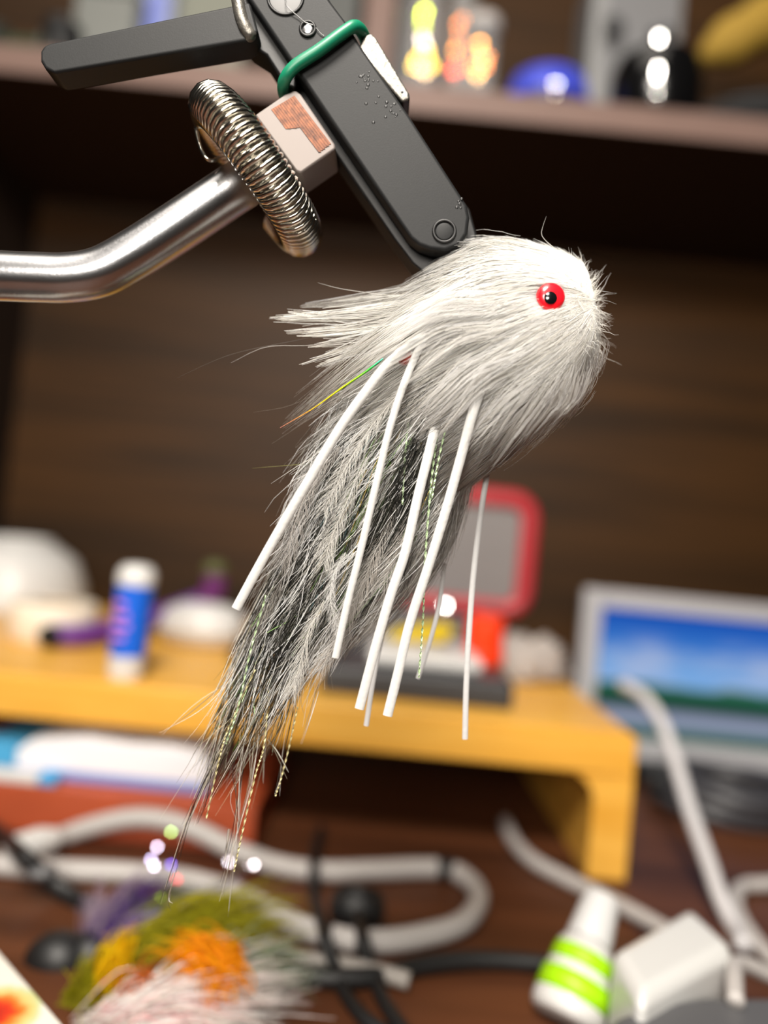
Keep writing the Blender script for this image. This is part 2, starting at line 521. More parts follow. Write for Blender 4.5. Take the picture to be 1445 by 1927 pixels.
# wire hook at the end of the spring
obj('spring_hook', MB().tube(spline([Q(*p) for p in [(368, 240, 30), (376, 275, 20), (388, 297, 18), (402, 302, 24), (412, 296, 40)]], 6), 3.6 * U, 8), M['spring'], vi, smooth=True)
# stray fibre lying on the jaw
obj('stray_fibre', MB().tube(spline([Q(*p) for p in [(536, -20, -24), (537, 6, -24), (548, 20, -20), (562, 32, -18), (574, 42, -19), (590, 48, -18), (602, 62, -17), (610, 68, -16)]], 5), .9 * U, 5), M['core'], vi, smooth=True)

# ================================================================== FLY
fl = thing('streamer_fly', 'white furry streamer fly with red eyes and rubber legs clamped in the vise', 'fly', Q(960, 560, 40))
N0 = np.array([1112, 568, 20])
CQ = 20
Gd = {
 0: [(1118, 555, 0), (1092, 500, 0), (1015, 466, 0), (925, 458, 0), (845, 488, 0)],
 45: [(1116, 556, -20), (1082, 515, -60), (1005, 490, -82), (905, 494, -84), (800, 545, -66)],
 90: [(1118, 568, -28), (1072, 572, -92), (988, 596, -120), (880, 650, -112), (775, 718, -84)],
 135: [(1124, 585, -24), (1104, 648, -78), (1040, 720, -112), (955, 790, -100), (868, 858, -72)],
 180: [(1128, 585, 0), (1118, 668, 0), (1066, 752, 0), (982, 828, 0), (905, 888, 0)],
 225: [(1120, 585, 24), (1100, 648, 78), (1040, 720, 105), (955, 790, 92), (868, 858, 72)],
 270: [(1115, 568, 28), (1070, 572, 92), (988, 596, 110), (880, 650, 100), (775, 718, 70)],
 315: [(1113, 556, 20), (1080, 515, 60), (1005, 490, 80), (905, 494, 78), (800, 545, 60)]}
gl = [spline(Gd[k], 8) for k in (0, 45, 90, 135, 180, 225, 270, 315)]
nt_ = len(gl[0])
gl = np.array(gl)
HG = np.stack([spline(gl[:, j], 6, True) for j in range(nt_)], axis=1)
HG = np.concatenate([HG, HG[:1]], axis=0)
HG[..., 2] += CQ
A_, T_ = HG.shape[0] - 1, nt_ - 1
axis_line = HG[:-1].mean(0)                   # (T,3) middle line
EYE = np.array([1037, 559])

# core of the head
core = axis_line[None] + (HG[:-1] - axis_line[None]) * .92
me_v = Qv(core[:, :int(T_ * .86)])
mb = MB()
na, ntc = me_v.shape[:2]
mb.v = [tuple(p) for p in me_v.reshape(-1, 3)]
for i in range(na):
    for j in range(ntc - 1):
        k = (i + 1) % na
        mb.f.append((i * ntc + j, i * ntc + j + 1, k * ntc + j + 1, k * ntc + j))
mb.f.append(tuple(i * ntc for i in range(na)))
mb.f.append(tuple(i * ntc + ntc - 1 for i in range(na))[::-1])
obj('head_core', mb, M['core'], fl, smooth=True)

def fur_on_head(n, K=6, lmin=.16, lmax=.36, lift=(4, 14), t0max=.78, rad=(.034, .052), spread=1.0):
    u = rng.uniform(0, A_, n); t0 = rng.uniform(0.0, t0max, n); L = rng.uniform(lmin, lmax, n) * (1 - .35 * t0)
    ks = np.linspace(0, 1, K)
    du = rng.normal(0, .45 * spread, n)
    uu = np.mod(u[:, None] + du[:, None] * ks[None] ** 1.3, A_)
    tt = np.clip(t0[:, None] + L[:, None] * ks[None], 0, 1.12)
    tc = np.clip(tt, 0, 1)
    p = grid_sample(HG, uu, tc * T_)
    ex = (tt - tc)
    g2 = grid_sample(HG, uu, np.full_like(uu, T_)) - grid_sample(HG, uu, np.full_like(uu, T_ * .85))
    p = p + g2 * (ex / .15)[..., None]
    ax = np.stack([np.interp(tc, np.linspace(0, 1, T_ + 1), axis_line[:, c]) for c in range(3)], -1)
    s = rng.uniform(.88, 1.0, n)[:, None, None]
    out = p - ax
    on = out / (np.linalg.norm(out, axis=2)[..., None] + 1e-6)
    lf = rng.uniform(*lift, n)[:, None] * ks[None] ** 1.6
    wob = rng.normal(0, 2.2, (n, 1, 3)) * ks[None, :, None] + rng.normal(0, .6, (n, K, 3))
    p = ax + out * s + on * lf[..., None] + wob
    return p

p = fur_on_head(15000)
dd = np.hypot(p[..., 0] - EYE[0], p[..., 1] - EYE[1]).min(1)
keep = (dd > 24) | (p[..., 2].mean(1) > 0) | (rng.random(len(p)) < .008)
p = p[keep]
fibres('head_fur', Qv(p), rng.uniform(.030, .050, len(p)) * 1e-3, shades(len(p), [(253, 252, 250), (253, 251, 247), (250, 247, 240)], .02), M['fur'], fl, nrm=coat(p, axis_line))['kind'] = 'stuff'

def fringe(nc, per, a0, a1, t0r, reach, lift=(4, 12), jit=.5, K=9, droop=16):
    """clumps of long fur whose tips overhang the back edge of the head"""
    n = nc * per
    rep = lambda x: np.repeat(x, per)
    u = rep(rng.uniform(a0, a1, nc)) / 360 * A_; t0 = rep(rng.uniform(*t0r, nc)) + rng.normal(0, .05, n)
    te = rep(rng.uniform(*reach, nc)) + rng.normal(0, .06, n)
    ks = np.linspace(0, 1, K)
    drift = rep(rng.normal(0, .9, nc))
    uu = np.mod(u[:, None] + rng.normal(0, jit, n)[:, None] * (1 - .75 * ks[None]) + drift[:, None] * ks[None] ** 1.4, A_)
    tt = np.maximum(t0[:, None] + (te - t0)[:, None] * ks[None], 0)
    tc = np.clip(tt, 0, 1)
    p = grid_sample(HG, uu, tc * T_)
    g2 = grid_sample(HG, uu, np.full_like(uu, T_)) - grid_sample(HG, uu, np.full_like(uu, T_ * .85))
    ex = (tt - tc) / .15
    p = p + g2 * ex[..., None]
    p[..., 1] += droop * ex ** 1.5 * .3
    ax = np.stack([np.interp(tc, np.linspace(0, 1, T_ + 1), axis_line[:, c]) for c in range(3)], -1)
    on = p - ax; on /= np.linalg.norm(on, axis=2)[..., None] + 1e-6
    p = p + on * (rng.uniform(*lift, n)[:, None] * np.sin(ks[None] * 2.4))[..., None] + rng.normal(0, .5, (n, K, 3)) + rng.normal(0, 2.5, (n, 1, 3)) * ks[None, :, None]
    dd = np.hypot(p[..., 0] - EYE[0], p[..., 1] - EYE[1]).min(1)
    return p[dd > 27]
p = np.concatenate([fringe(95, 15, 45, 175, (.35, .85), (.95, 1.28)), fringe(40, 14, 55, 130, (.3, .7), (1.15, 1.5), lift=(6, 16)), fringe(40, 12, -40, 60, (.3, .8), (.9, 1.12)), fringe(30, 12, 140, 220, (.4, .8), (.95, 1.12))])
fibres('fur_fringe', Qv(p), rng.uniform(.034, .06, len(p)) * 1e-3, shades(len(p), [(253, 252, 250), (250, 249, 245), (240, 237, 230)], .03), M['fur'], fl, taper=(.5, 1, .9, .3), nrm=coat(p, axis_line))['kind'] = 'stuff'
p = fur_on_head(520, K=7, lmin=.2, lmax=.42, lift=(8, 22), t0max=.8)
dd = np.hypot(p[..., 0] - EYE[0], p[..., 1] - EYE[1]).min(1); p = p[dd > 26]
fibres('long_guard_hairs', Qv(p), rng.uniform(.045, .065, len(p)) * 1e-3, shades(len(p), [(253, 253, 252)], .01), M['fur'], fl, nrm=coat(p, axis_line))['kind'] = 'stuff'

# short ragged hairs at the nose and along the outline
n = 420
u = rng.uniform(0, A_, n); t0 = rng.uniform(0, .30, n) ** 1.0
b0 = grid_sample(HG, u, t0 * T_)
ax = np.stack([np.interp(t0, np.linspace(0, 1, T_ + 1), axis_line[:, c]) for c in range(3)], -1)
o_ = b0 - ax; o_ /= np.linalg.norm(o_, axis=1)[:, None] + 1e-6
dirs = o_ * .9 + np.array([.55, -.1, 0]) + rng.normal(0, .45, (n, 3)); dirs /= np.linalg.norm(dirs, axis=1)[:, None]
bend = rng.normal(0, .6, (n, 3))
L = rng.uniform(14, 44, n) * np.where(rng.random(n) < .1, 1.4, 1)
ks = np.linspace(0, 1, 7)
p = b0[:, None] - o_[:, None] * 12 + dirs[:, None] * (L[:, None] * ks[None])[..., None] + bend[:, None] * (L[:, None] * .35 * ks[None] ** 2)[..., None] + rng.normal(0, .8, (n, 7, 3))
dd = np.hypot(p[..., 0] - EYE[0], p[..., 1] - EYE[1]).min(1)
p = p[(dd > 30) | (p[:, 0, 2] > 0)]
fibres('nose_fuzz', Qv(p), rng.uniform(.03, .05, len(p)) * 1e-3, shades(len(p), [(250, 248, 244)], .03), M['fur'], fl)['kind'] = 'stuff'
cl = np.array([spline([(1066, 500, 0), (1052, 486, -2), (1041, 466, -4), (1026, 452, -5), (1019, 440, -5), (1022, 424, -5), (1028, 407, -6)], 5)])
fibres('stray_curl', Qv(cl), np.array([.06e-3]), shades(1, [(250, 248, 244)]), M['fur'], fl)

# eyes: one towards the lens and one on the far side
def eye(q, px, py, sgn):
    c = Q(px, py, q); a = -FWD * sgn + RIGHT * .10 + UP * .05 * sgn; a /= np.linalg.norm(a)
    e = obj('eye', MB().lathe([(25 * U, -16 * U), (26 * U, -6 * U), (25 * U, 1 * U), (22 * U, 4.5 * U), (14 * U, 7.5 * U), (.01 * U, 8.5 * U)], c, a, 36), M['eye_red'], fl, smooth='auto')
    obj('pupil', MB().lathe([(11.5 * U, 5 * U), (11.5 * U, 8.6 * U), (9 * U, 10.4 * U), (.01 * U, 11.4 * U)], c - RIGHT * 3.5 * U - UP * 5 * U, a, 28), M['pupil'], e, smooth='auto')
M['eye_red'] = mat('red_eye_plastic', (222, 22, 36), .25, coat=.5, noise=.25, nscale=700)
M['pupil'] = mat('black_eye_plastic', (14, 15, 17), .16, coat=.6)
eye(-84, 1037, 558, 1)
eye(118, 1030, 560, -1)

# the hook inside the fly, its bend held by the jaws
obj('hook', MB().tube(spline([Q(*p) for p in [(1118, 566, 20), (1050, 560, 22), (950, 548, 30), (880, 520, 40), (846, 486, 52), (838, 462, 56)]], 6), 5 * U, 8), M['alu'], fl, smooth=True)
obj('thread_wrap', MB().lathe([(4 * U, -15 * U), (11 * U, -10 * U), (13 * U, 0), (11 * U, 10 * U), (4 * U, 16 * U)], Q(764, 674, -66), Q(840, 600, -56) - Q(764, 674, -66), 18), mat('red_thread', (176, 70, 58), .5), fl, smooth=True)

# upper left wisp of clumped white fibres
def clump(paths, per, spread0, spread1, K=9, lenvar=.12):
    out = []
    for pth in paths:
        s = spline(pth, 10)
        m = len(s)
        for _ in range(per):
            a = random.uniform(0, .35); b = random.uniform(1 - lenvar * 2.2, 1.0)
            tt = np.linspace(a, b, K)
            q = np.stack([np.interp(tt, np.linspace(0, 1, m), s[:, c]) for c in range(3)], -1)
            o = rng.normal(0, 1, 3) * np.array([1, 1, 1.2])
            w = spread0 + (spread1 - spread0) * tt ** .8
            out.append(q + o[None] * w[:, None] + rng.normal(0, .5, (K, 3)))
    return np.array(out)
wisp = [[(900, 560, -30), (760, 575, -10), (640, 588, 0), (505, 597, 6)], [(900, 570, -30), (760, 590, -14), (640, 600, -4), (512, 603, 0)],
        [(900, 570, -35), (770, 600, -20), (650, 618, -10), (530, 626, -4)], [(900, 565, -30), (770, 590, -10), (650, 600, 6), (540, 585, 14)],
        [(900, 560, 0), (760, 560, 30), (660, 566, 44), (560, 577, 50)], [(880, 580, -40), (760, 620, -24), (660, 640, -14), (576, 652, -8)],
        [(880, 585, -40), (770, 625, -28), (680, 662, -20), (590, 691, -14)], [(880, 580, -40), (760, 610, -20), (660, 655, -16), (562, 687, -10)],
        [(880, 575, -40), (740, 610, -24), (640, 626, -14), (556, 632, -8)], [(890, 560, -10), (770, 570, 6), (690, 580, 16), (620, 590, 20)],
        [(890, 570, -40), (790, 605, -30), (720, 640, -26), (650, 668, -22)], [(890, 570, -50), (800, 620, -40), (740, 665, -36), (690, 700, -30)],
        [(900, 540, 0), (800, 545, 30), (720, 556, 50), (640, 570, 60)]]
p = clump(wisp, 26, 19, 1.8)
n1 = len(p)
fibres('swept_fur', Qv(p), rng.uniform(.036, .07, n1) * 1e-3, shades(n1, [(250, 249, 246), (244, 242, 236), (226, 222, 214)], .04), M['fur'], fl, taper=(.7, 1, 1, .7), nrm=coat(p, spline([(900, 560, 10), (700, 620, 30), (480, 660, 30)], 10), .5))['kind'] = 'stuff'
lone = [[(760, 560, 10), (700, 552, 8), (640, 543, 5), (598, 532, 0)], [(700, 610, 10), (560, 640, 6), (460, 660, 2), (400, 680, 0), (334, 711, -2)], [(660, 640, 0), (580, 650, 0), (500, 653, 0), (434, 683, 0)],
        [(640, 870, 0), (590, 872, 0), (540, 876, 0), (475, 881, 0)], [(680, 715, 0), (600, 740, 0), (540, 765, 0), (476, 776, 0)], [(640, 790, -20), (600, 850, -20), (555, 880, -20), (510, 910, -24)]]
p = np.array([spline(x, 14)[np.linspace(0, (len(x) - 1) * 14, 12).astype(int)] for x in lone])
fibres('stray_hair', Qv(p), np.array([.05, .045, .045, .045, .05, .055]) * 1e-3, np.array([lin(c) for c in [(236, 234, 228), (90, 84, 78), (230, 226, 220), (150, 150, 80), (110, 100, 90), (240, 238, 232)]]), M['dark_fibre'], fl)['kind'] = 'stuff'

locks = []
for (x0_, y0_, x1_, y1_, b) in [(1010, 600, 700, 705, -20), (1000, 600, 735, 745, -18), (1000, 620, 765, 790, -14), (1010, 640, 800, 780, -12), (1010, 640, 835, 815, -10), (1020, 660, 800, 850, -14), (1030, 680, 872, 848, -6),
                             (1040, 690, 902, 872, -6), (1055, 690, 940, 855, 0), (1070, 690, 975, 842, 4), (1085, 690, 1015, 806, 8), (1095, 680, 1046, 790, 10), (990, 570, 690, 660, -20), (1000, 560, 720, 630, -22), (1000, 580, 660, 690, -20), (1015, 650, 780, 820, -16), (1060, 700, 925, 880, 0), (1020, 640, 860, 760, -14)]:
    mx, my = (x0_ + x1_) / 2 + b * .6, (y0_ + y1_) / 2 + b * 1.6
    locks.append([(x0_, y0_, -88), ((x0_ + mx) / 2, (y0_ + my) / 2, -112), (mx, my, -116), ((mx + x1_) / 2, (my + y1_) / 2 - 2, -112), (x1_, y1_, -104)])
for (x0_, y0_, x1_, y1_, q0_) in [(1110, 640, 1084, 742, 0), (1112, 640, 1100, 716, 6), (1108, 660, 1066, 770, 0), (1100, 670, 1040, 800, 4), (1096, 680, 1016, 820, 0), (1090, 690, 990, 838, 8), (1080, 700, 962, 856, 4), (1070, 700, 940, 872, 16), (1060, 700, 915, 890, 10), (1040, 720, 890, 900, 0),
                                   (1104, 660, 1074, 757, -40), (1096, 680, 1046, 792, -44), (1086, 690, 1012, 824, -40), (1076, 700, 975, 852, -46), (1060, 700, 935, 880, -50), (1110, 630, 1096, 715, -34)]:
    mx, my = (x0_ + x1_) / 2 + 12, (y0_ + y1_) / 2 + 8
    locks.append([(x0_, y0_, q0_ - 10), ((x0_ + mx) / 2 + 4, (y0_ + my) / 2, q0_ - 8), (mx, my, q0_ - 6), ((mx + x1_) / 2 + 3, (my + y1_) / 2 + 3, q0_), (x1_, y1_, q0_)])
p = clump(locks, 30, 15, 4.5, K=10, lenvar=.2)
tops = [[(990, 500, -40), (920, 482, -44), (866, 484, -40), (818, 498, -36)], [(990, 485, -10), (930, 462, -12), (890, 456, -12), (858, 458, -12)], [(980, 510, -60), (900, 498, -62), (850, 505, -56), (800, 525, -50)], [(1000, 478, 10), (950, 460, 10), (915, 450, 10), (884, 449, 10)], [(970, 520, -70), (890, 520, -70), (830, 528, -62), (790, 545, -56)], [(960, 490, 20), (900, 480, 24), (860, 478, 24), (826, 488, 24)]]
p = np.concatenate([p, clump(tops, 22, 9, 4, K=10, lenvar=.2)])
fibres('overlying_locks', Qv(p), rng.uniform(.036, .068, len(p)) * 1e-3, shades(len(p), [(253, 252, 250), (252, 250, 247), (244, 242, 236)], .02), M['fur'], fl, taper=(.4, 1, .95, .4), nrm=coat(p, axis_line))['kind'] = 'stuff'

# body: guides from the head down to the tail
BG = np.array([spline(r, 6) for r in [
    [(800, 615, 0), (700, 690, 0), (625, 790, 0), (570, 920, 0), (528, 1050, 0), (466, 1200, 0), (416, 1340, 0)],
    [(815, 640, 0), (740, 730, 0), (672, 830, 0), (614, 960, 0), (566, 1090, 0), (502, 1220, 0), (440, 1360, 0)],
    [(840, 650, 0), (785, 770, 0), (730, 880, 0), (674, 1010, 0), (614, 1130, 0), (548, 1250, 0), (486, 1370, 0)],
    [(880, 680, 0), (832, 800, 0), (788, 910, 0), (732, 1030, 0), (668, 1130, 0), (600, 1225, 0), (536, 1330, 0)],
    [(920, 700, 0), (894, 820, 0), (868, 930, 0), (822, 1045, 0), (752, 1135, 0), (662, 1218, 0), (584, 1290, 0)]]], float)
BG = np.stack([spline(BG[:, j], 6) for j in range(BG.shape[1])], axis=1)
BMID = BG.mean(0) + np.array([0, 0, 40.])
BA, BT = BG.shape[0] - 1, BG.shape[1] - 1
def body(n, u0, u1, t0, t1, l0, l1, vr=(-1, 1), K=7, flare=10, du=1.6, wob=.7, skew=None):
    u = rng.uniform(u0, u1, n); a = rng.uniform(t0, t1, n); L = rng.uniform(l0, l1, n)
    v = rng.uniform(vr[0], vr[1], n)
    ks = np.linspace(0, 1, K)
    dir_ = rng.normal(0 if skew is None else skew, du / BA, n)
    uu = np.clip(u[:, None] + dir_[:, None] * ks[None] ** 1.2, -.06, 1.06)
    tt = a[:, None] + L[:, None] * ks[None]
    tc = np.clip(tt, 0, 1)
    p = grid_sample(BG, np.clip(uu, 0, 1) * BA, tc * BT)
    tang = grid_sample(BG, np.clip(uu, 0, 1) * BA, np.full_like(uu, BT)) - grid_sample(BG, np.clip(uu, 0, 1) * BA, np.full_like(uu, BT * .9))
    p = p + tang * ((tt - tc) / .1)[..., None]
    side = grid_sample(BG, np.full_like(uu, BA), tc * BT) - grid_sample(BG, np.zeros_like(uu), tc * BT)
    p = p + side * (uu - np.clip(uu, 0, 1))[..., None]
    half = 66 * np.sin(math.pi * (.12 + .76 * np.clip(uu, 0, 1))) * (1 - .55 * tc)
    p[..., 2] += v[:, None] * half + 15
    p += rng.normal(0, flare, (n, 1, 3)) * (ks ** 1.5)[None, :, None] + rng.normal(0, wob, (n, K, 3))
    return p
# soft core, well inside the fibres
mb = MB()
ring_n = 14
rows = np.linspace(.10, .80, 12)
for t in rows:
    l = grid_sample(BG, np.array([.22 * BA]), np.array([t * BT]))[0]; r = grid_sample(BG, np.array([.74 * BA]), np.array([t * BT]))[0]
    c = (l + r) / 2; w = (r - l) / 2 * (1 if t < .6 else max(.12, 1 - (t - .6) * 4))
    for k in range(ring_n):
        a = 2 * math.pi * k / ring_n
        pt = c + w * math.cos(a); pt[2] = 22 + 30 * math.sin(a) * (1 - t * .8)
        mb.v.append(tuple(Q(*pt)))
for i in range(len(rows) - 1):
    for k in range(ring_n):
        l = (k + 1) % ring_n
        mb.f.append((i * ring_n + k, i * ring_n + l, (i + 1) * ring_n + l, (i + 1) * ring_n + k))
mb.f.append(tuple(range(ring_n))); mb.f.append(tuple((len(rows) - 1) * ring_n + k for k in range(ring_n)))
obj('body_core', mb, M['body_core'], fl, smooth=True)

whites = [(248, 246, 242), (242, 240, 234), (226, 222, 214), (206, 200, 192)]
p = np.concatenate([body(2600, -.02, 1.0, .0, .55, .16, .34), body(2300, 0, .95, .25, .72, .12, .28), body(420, .05, .95, .62, .85, .10, .22, flare=14), body(1300, .5, 1.02, .0, .6, .18, .36), body(900, .35, .95, .05, .5, .2, .4, vr=(-1.2, -.8), flare=14, skew=-.12), body(500, .8, 1.06, .1, .5, .2, .36, vr=(-.6, .8), flare=12, du=.5)])
fibres('body_fibres', Qv(p), rng.uniform(.028, .05, len(p)) * 1e-3, shades(len(p), whites, .05), M['fur'], fl, nrm=coat(p, BMID, .6))['kind'] = 'stuff'
# coarse bright guard hairs lying over it
p = np.concatenate([body(620, .0, 1.0, .02, .5, .12, .26, vr=(-1.35, -.98), flare=18, skew=-.16), body(330, .0, .95, .45, .85, .1, .22, vr=(-1.3, -.95), flare=16)])
fibres('guard_hairs', Qv(p), rng.uniform(.055, .10, len(p)) * 1e-3, shades(len(p), [(253, 253, 251)], .02), M['fur'], fl, taper=(.8, 1, .9, .3), nrm=coat(p, BMID, .6))['kind'] = 'stuff'
# dark fibres
p = np.concatenate([body(240, .56, .78, .18, .44, .12, .24, vr=(-1.55, -1.15), flare=5, du=.4), body(260, -.03, .5, .35, .8, .1, .22, vr=(-1.5, -1.05), flare=12), body(40, .38, .6, .02, .12, .08, .16, vr=(-1.4, -1.2), flare=5), body(260, .05, .9, .1, .7, .1, .22, vr=(-1.35, -1.0), flare=14), body(150, -.02, .5, .5, .85, .1, .22, vr=(-1.35, -1.0), flare=14), body(300, .0, .75, .22, .62, .14, .28, vr=(-1.15, .2)), body(330, -.02, .7, .5, .86, .12, .26, vr=(-1.1, .6), flare=16), body(110, .45, .7, .22, .45, .2, .3, vr=(-1.1, -.7), flare=5, du=.6), body(120, -.04, .1, .12, .6, .1, .22, flare=14), body(60, .2, .9, .1, .6, .15, .25, vr=(-1.2, -.9), flare=18)])
fibres('dark_fibres', Qv(p), rng.uniform(.04, .085, len(p)) * 1e-3, shades(len(p), [(22, 21, 20), (34, 32, 28), (46, 46, 34), (26, 30, 22)], .1), M['dark_fibre'], fl)['kind'] = 'stuff'
# flash film
p = np.concatenate([body(90, .3, .85, .12, .5, .18, .34, vr=(-1.35, -.95), flare=7, du=.8), body(60, .0, .6, .55, .85, .12, .25, vr=(-1.1, .2), flare=14)])
fibres('flash_strands', Qv(p), rng.uniform(.05, .1, len(p)) * 1e-3, shades(len(p), [(150, 190, 120), (180, 215, 160), (206, 176, 84), (120, 160, 60), (190, 210, 190), (120, 160, 170)], .1), M['flash'], fl, taper=(1, 1, 1, 1))['kind'] = 'stuff'
s = spline([(720, 675, -60), (690, 698, -64), (640, 732, -66), (590, 768, -66), (527, 805, -64)], 6)
g = np.array([lin(c) for c in [(70, 190, 150), (40, 210, 70), (150, 225, 20), (245, 225, 20), (250, 170, 40), (220, 150, 140)]])
ti = np.stack([np.interp(np.linspace(0, 5, len(s)), range(6), g[:, c]) for c in range(3)], -1)[None]
fibres('green_flash', Qv(s[None]), np.array([.34e-3 * .8]), ti, M['flash'], fl, taper=(.6, 1, .9, .5, .25))
# long tail strands
tails = [((440, 1270), (372, 1330), (304, 1381)), ((470, 1300), (430, 1400), (372, 1550)), ((440, 1380), (385, 1480), (335, 1600)), ((425, 1400), (370, 1500), (322, 1640), (300, 1700)), ((490, 1320), (455, 1460), (438, 1560), (415, 1660)), ((500, 1340), (470, 1470), (440, 1590), (418, 1690)),
         ((470, 1330), (452, 1450), (447, 1560), (430, 1715)), ((560, 1290), (545, 1370), (528, 1440), (517, 1497)), ((600, 1300), (585, 1350), (568, 1400)), ((505, 1390), (520, 1420), (540, 1466)), ((450, 1330), (405, 1420), (388, 1510), (372, 1548)), ((430, 1350), (400, 1440), (365, 1520), (345, 1560)),
         ((480, 1330), (448, 1440), (444, 1500), (446, 1560)), ((500, 1280), (480, 1380), (470, 1480)), ((520, 1280), (500, 1380), (494, 1470)), ((460, 1300), (420, 1400), (394, 1440)), ((540, 1280), (530, 1360), (505, 1410)), ((450, 1300), (420, 1360), (404, 1356)), ((480, 1290), (440, 1350), (408, 1390)),
         ((330, 1640), (318, 1690), (325, 1700)), ((430, 1560), (424, 1610), (418, 1625))]
pp, tt_, rr_ = [], [], []
for tl in tails:
    for r_ in range(3 if len(tl) >= 3 else 1):
        s = spline([(x + random.gauss(0, 4 if r_ else 0), y + random.gauss(0, 8 if r_ else 0), random.uniform(-10, 25)) for x, y in tl], 12)
        pp.append(s[np.linspace(0, len(s) - 1, 12).astype(int)])
        rr_.append(random.uniform(.05, .08) if r_ else .10)
        tt_.append(lin(random.choice([(238, 234, 226), (60, 52, 44), (40, 36, 32), (214, 208, 190), (150, 140, 120)])))
p2 = body(420, -.04, .8, .66, .95, .12, .30, flare=22)
fibres('tail_strands', Qv(np.array(pp)), np.array(rr_) * 1e-3, np.array(tt_), M['dark_fibre'], fl)['kind'] = 'stuff'
fibres('tail_hairs', Qv(p2), rng.uniform(.045, .085, len(p2)) * 1e-3, shades(len(p2), [(236, 232, 224), (40, 36, 30), (90, 84, 62), (226, 222, 210), (206, 198, 170)], .06), M['dark_fibre'], fl)['kind'] = 'stuff'

# twisted crystal flash
def twist(path, w, turns, name, col):
    s = spline([Q(*p) for p in path], 24)
    n = len(s); mb = MB(); v = []
    t = np.gradient(s, axis=0); t /= np.linalg.norm(t, axis=1)[:, None]
    for i in range(n):
        a = np.cross(t[i], FWD); a /= np.linalg.norm(a); b_ = np.cross(t[i], a)
        w_ = 2 * math.pi * turns * .6 * i / n
        d = a * math.cos(w_) + b_ * math.sin(w_); e = np.cross(t[i], d)
        for (x, y) in ((1, .16), (-1, .16), (-1, -.16), (1, -.16)):
            v.append(s[i] + (d * x + e * y) * w * .62 * U)
    mb.v = [tuple(x) for x in v]
    for i in range(n - 1):
        for k in range(4):
            l = (k + 1) % 4
            mb.f.append((i * 4 + k, i * 4 + l, i * 4 + 4 + l, i * 4 + 4 + k))
    return obj(name, mb, col, fl)
fg = mat('pale_green_film', (186, 212, 168), .4, metal=.35)
fo = mat('straw_film', (196, 186, 140), .4, metal=.35)
for path, w, tn, m_ in [([(828, 780, -70), (812, 900, -62), (800, 1050, -50), (796, 1160, -44), (788, 1275, -40)], 3.6, 26, fg), ([(850, 760, -72), (826, 860, -70), (812, 940, -66)], 3, 10, fg), ([(505, 1300, -20), (497, 1400, -20), (480, 1460, -20), (455, 1570, -20), (440, 1640, -20)], 3.2, 22, fo),
                        ([(480, 1260, -30), (430, 1370, -20), (412, 1430, -15), (388, 1540, -10)], 3.0, 18, fo), ([(560, 1330, 10), (545, 1400, 10), (530, 1460, 10), (518, 1498, 10)], 2.8, 12, fo), ([(500, 1120, -50), (470, 1230, -40), (448, 1330, -30), (425, 1400, -20)], 3, 16, fg), ([(770, 780, -60), (762, 860, -60), (757, 950, -56)], 3, 8, fg)]:
    twist(path, w, tn, 'crystal_flash', m_)

# marabou feathers
def feather(path, blen, name, tint, q, ang=30, dens=2.6):
    s = spline([(x, y, q) for x, y in path], 20)
    L = np.linalg.norm(np.diff(s[:, :2], axis=0), axis=1).sum()
    n = int(L / dens)
    tt = np.linspace(0, 1, n)
    base = np.stack([np.interp(tt, np.linspace(0, 1, len(s)), s[:, c]) for c in range(3)], -1)
    tg = np.gradient(base, axis=0); tg /= np.linalg.norm(tg, axis=1)[:, None] + 1e-9
    nn = np.stack([-tg[:, 1], tg[:, 0], tg[:, 2]], -1)
    out = [np.stack([np.interp(np.linspace(0, 1, 7), np.linspace(0, 1, len(s)), s[:, c]) for c in range(3)], -1)]
    rad = [.07]
    ks = np.linspace(0, 1, 7)
    for sd in (-1, 1):
        for i in range(n):
            l = blen * (.35 + .65 * math.sin(math.pi * min(1, .15 + .8 * (1 - tt[i])))) * random.uniform(.8, 1.1)
            a = math.radians(ang + random.gauss(0, 5))
            dr = tg[i] * math.cos(a) + nn[i] * sd * math.sin(a)
            out.append(base[i][None] + dr[None] * (l * ks)[:, None] + tg[i][None] * (l * .25 * ks ** 2)[:, None] + np.array([0, 0, -6]) * (ks ** 2)[:, None] + rng.normal(0, .5, (7, 3)))
            rad.append(random.uniform(.026, .036))
    out = np.array(out)
    o = fibres(name, Qv(out), np.array(rad) * 1e-3, shades(len(out), tint, .04), M['fur'], fl, nrm=coat(out, BMID, .6))
    return o
for path, bl, q, an, tint in [
    ([(650, 1040), (628, 1080), (622, 1130), (636, 1190)], 26, -75, 28, [(250, 249, 246)]),
    ([(610, 1130), (580, 1190), (562, 1260), (550, 1300)], 44, -52, 24, [(244, 242, 236)]),
    ([(640, 840), (590, 900), (556, 980), (530, 1060)], 46, -40, 34, [(214, 208, 202), (196, 190, 184)]),
    ([(690, 860), (650, 950), (624, 1010), (610, 1060)], 40, -66, 30, [(236, 234, 228)]),
    ([(760, 730), (700, 800), (650, 880), (610, 960)], 40, -70, 30, [(240, 238, 232)]),
    ([(760, 900), (720, 1000), (690, 1080), (650, 1170)], 48, -50, 26, [(222, 216, 208), (236, 232, 226)]),
    ([(700, 1060), (670, 1130), (640, 1200), (600, 1260)], 44, -30, 26, [(236, 232, 226)]),
    ([(820, 820), (790, 920), (760, 1010), (720, 1100)], 46, -40, 26, [(216, 210, 204), (232, 228, 222)]),
    ([(850, 900), (815, 990), (775, 1070), (720, 1150)], 42, -6, 26, [(206, 200, 196), (226, 222, 218)]),
    ([(560, 1010), (540, 1070), (500, 1150), (470, 1220)], 36, -20, 26, [(190, 184, 176), (150, 144, 136)])]:
    feather(path, bl, 'feather', tint, q, an)

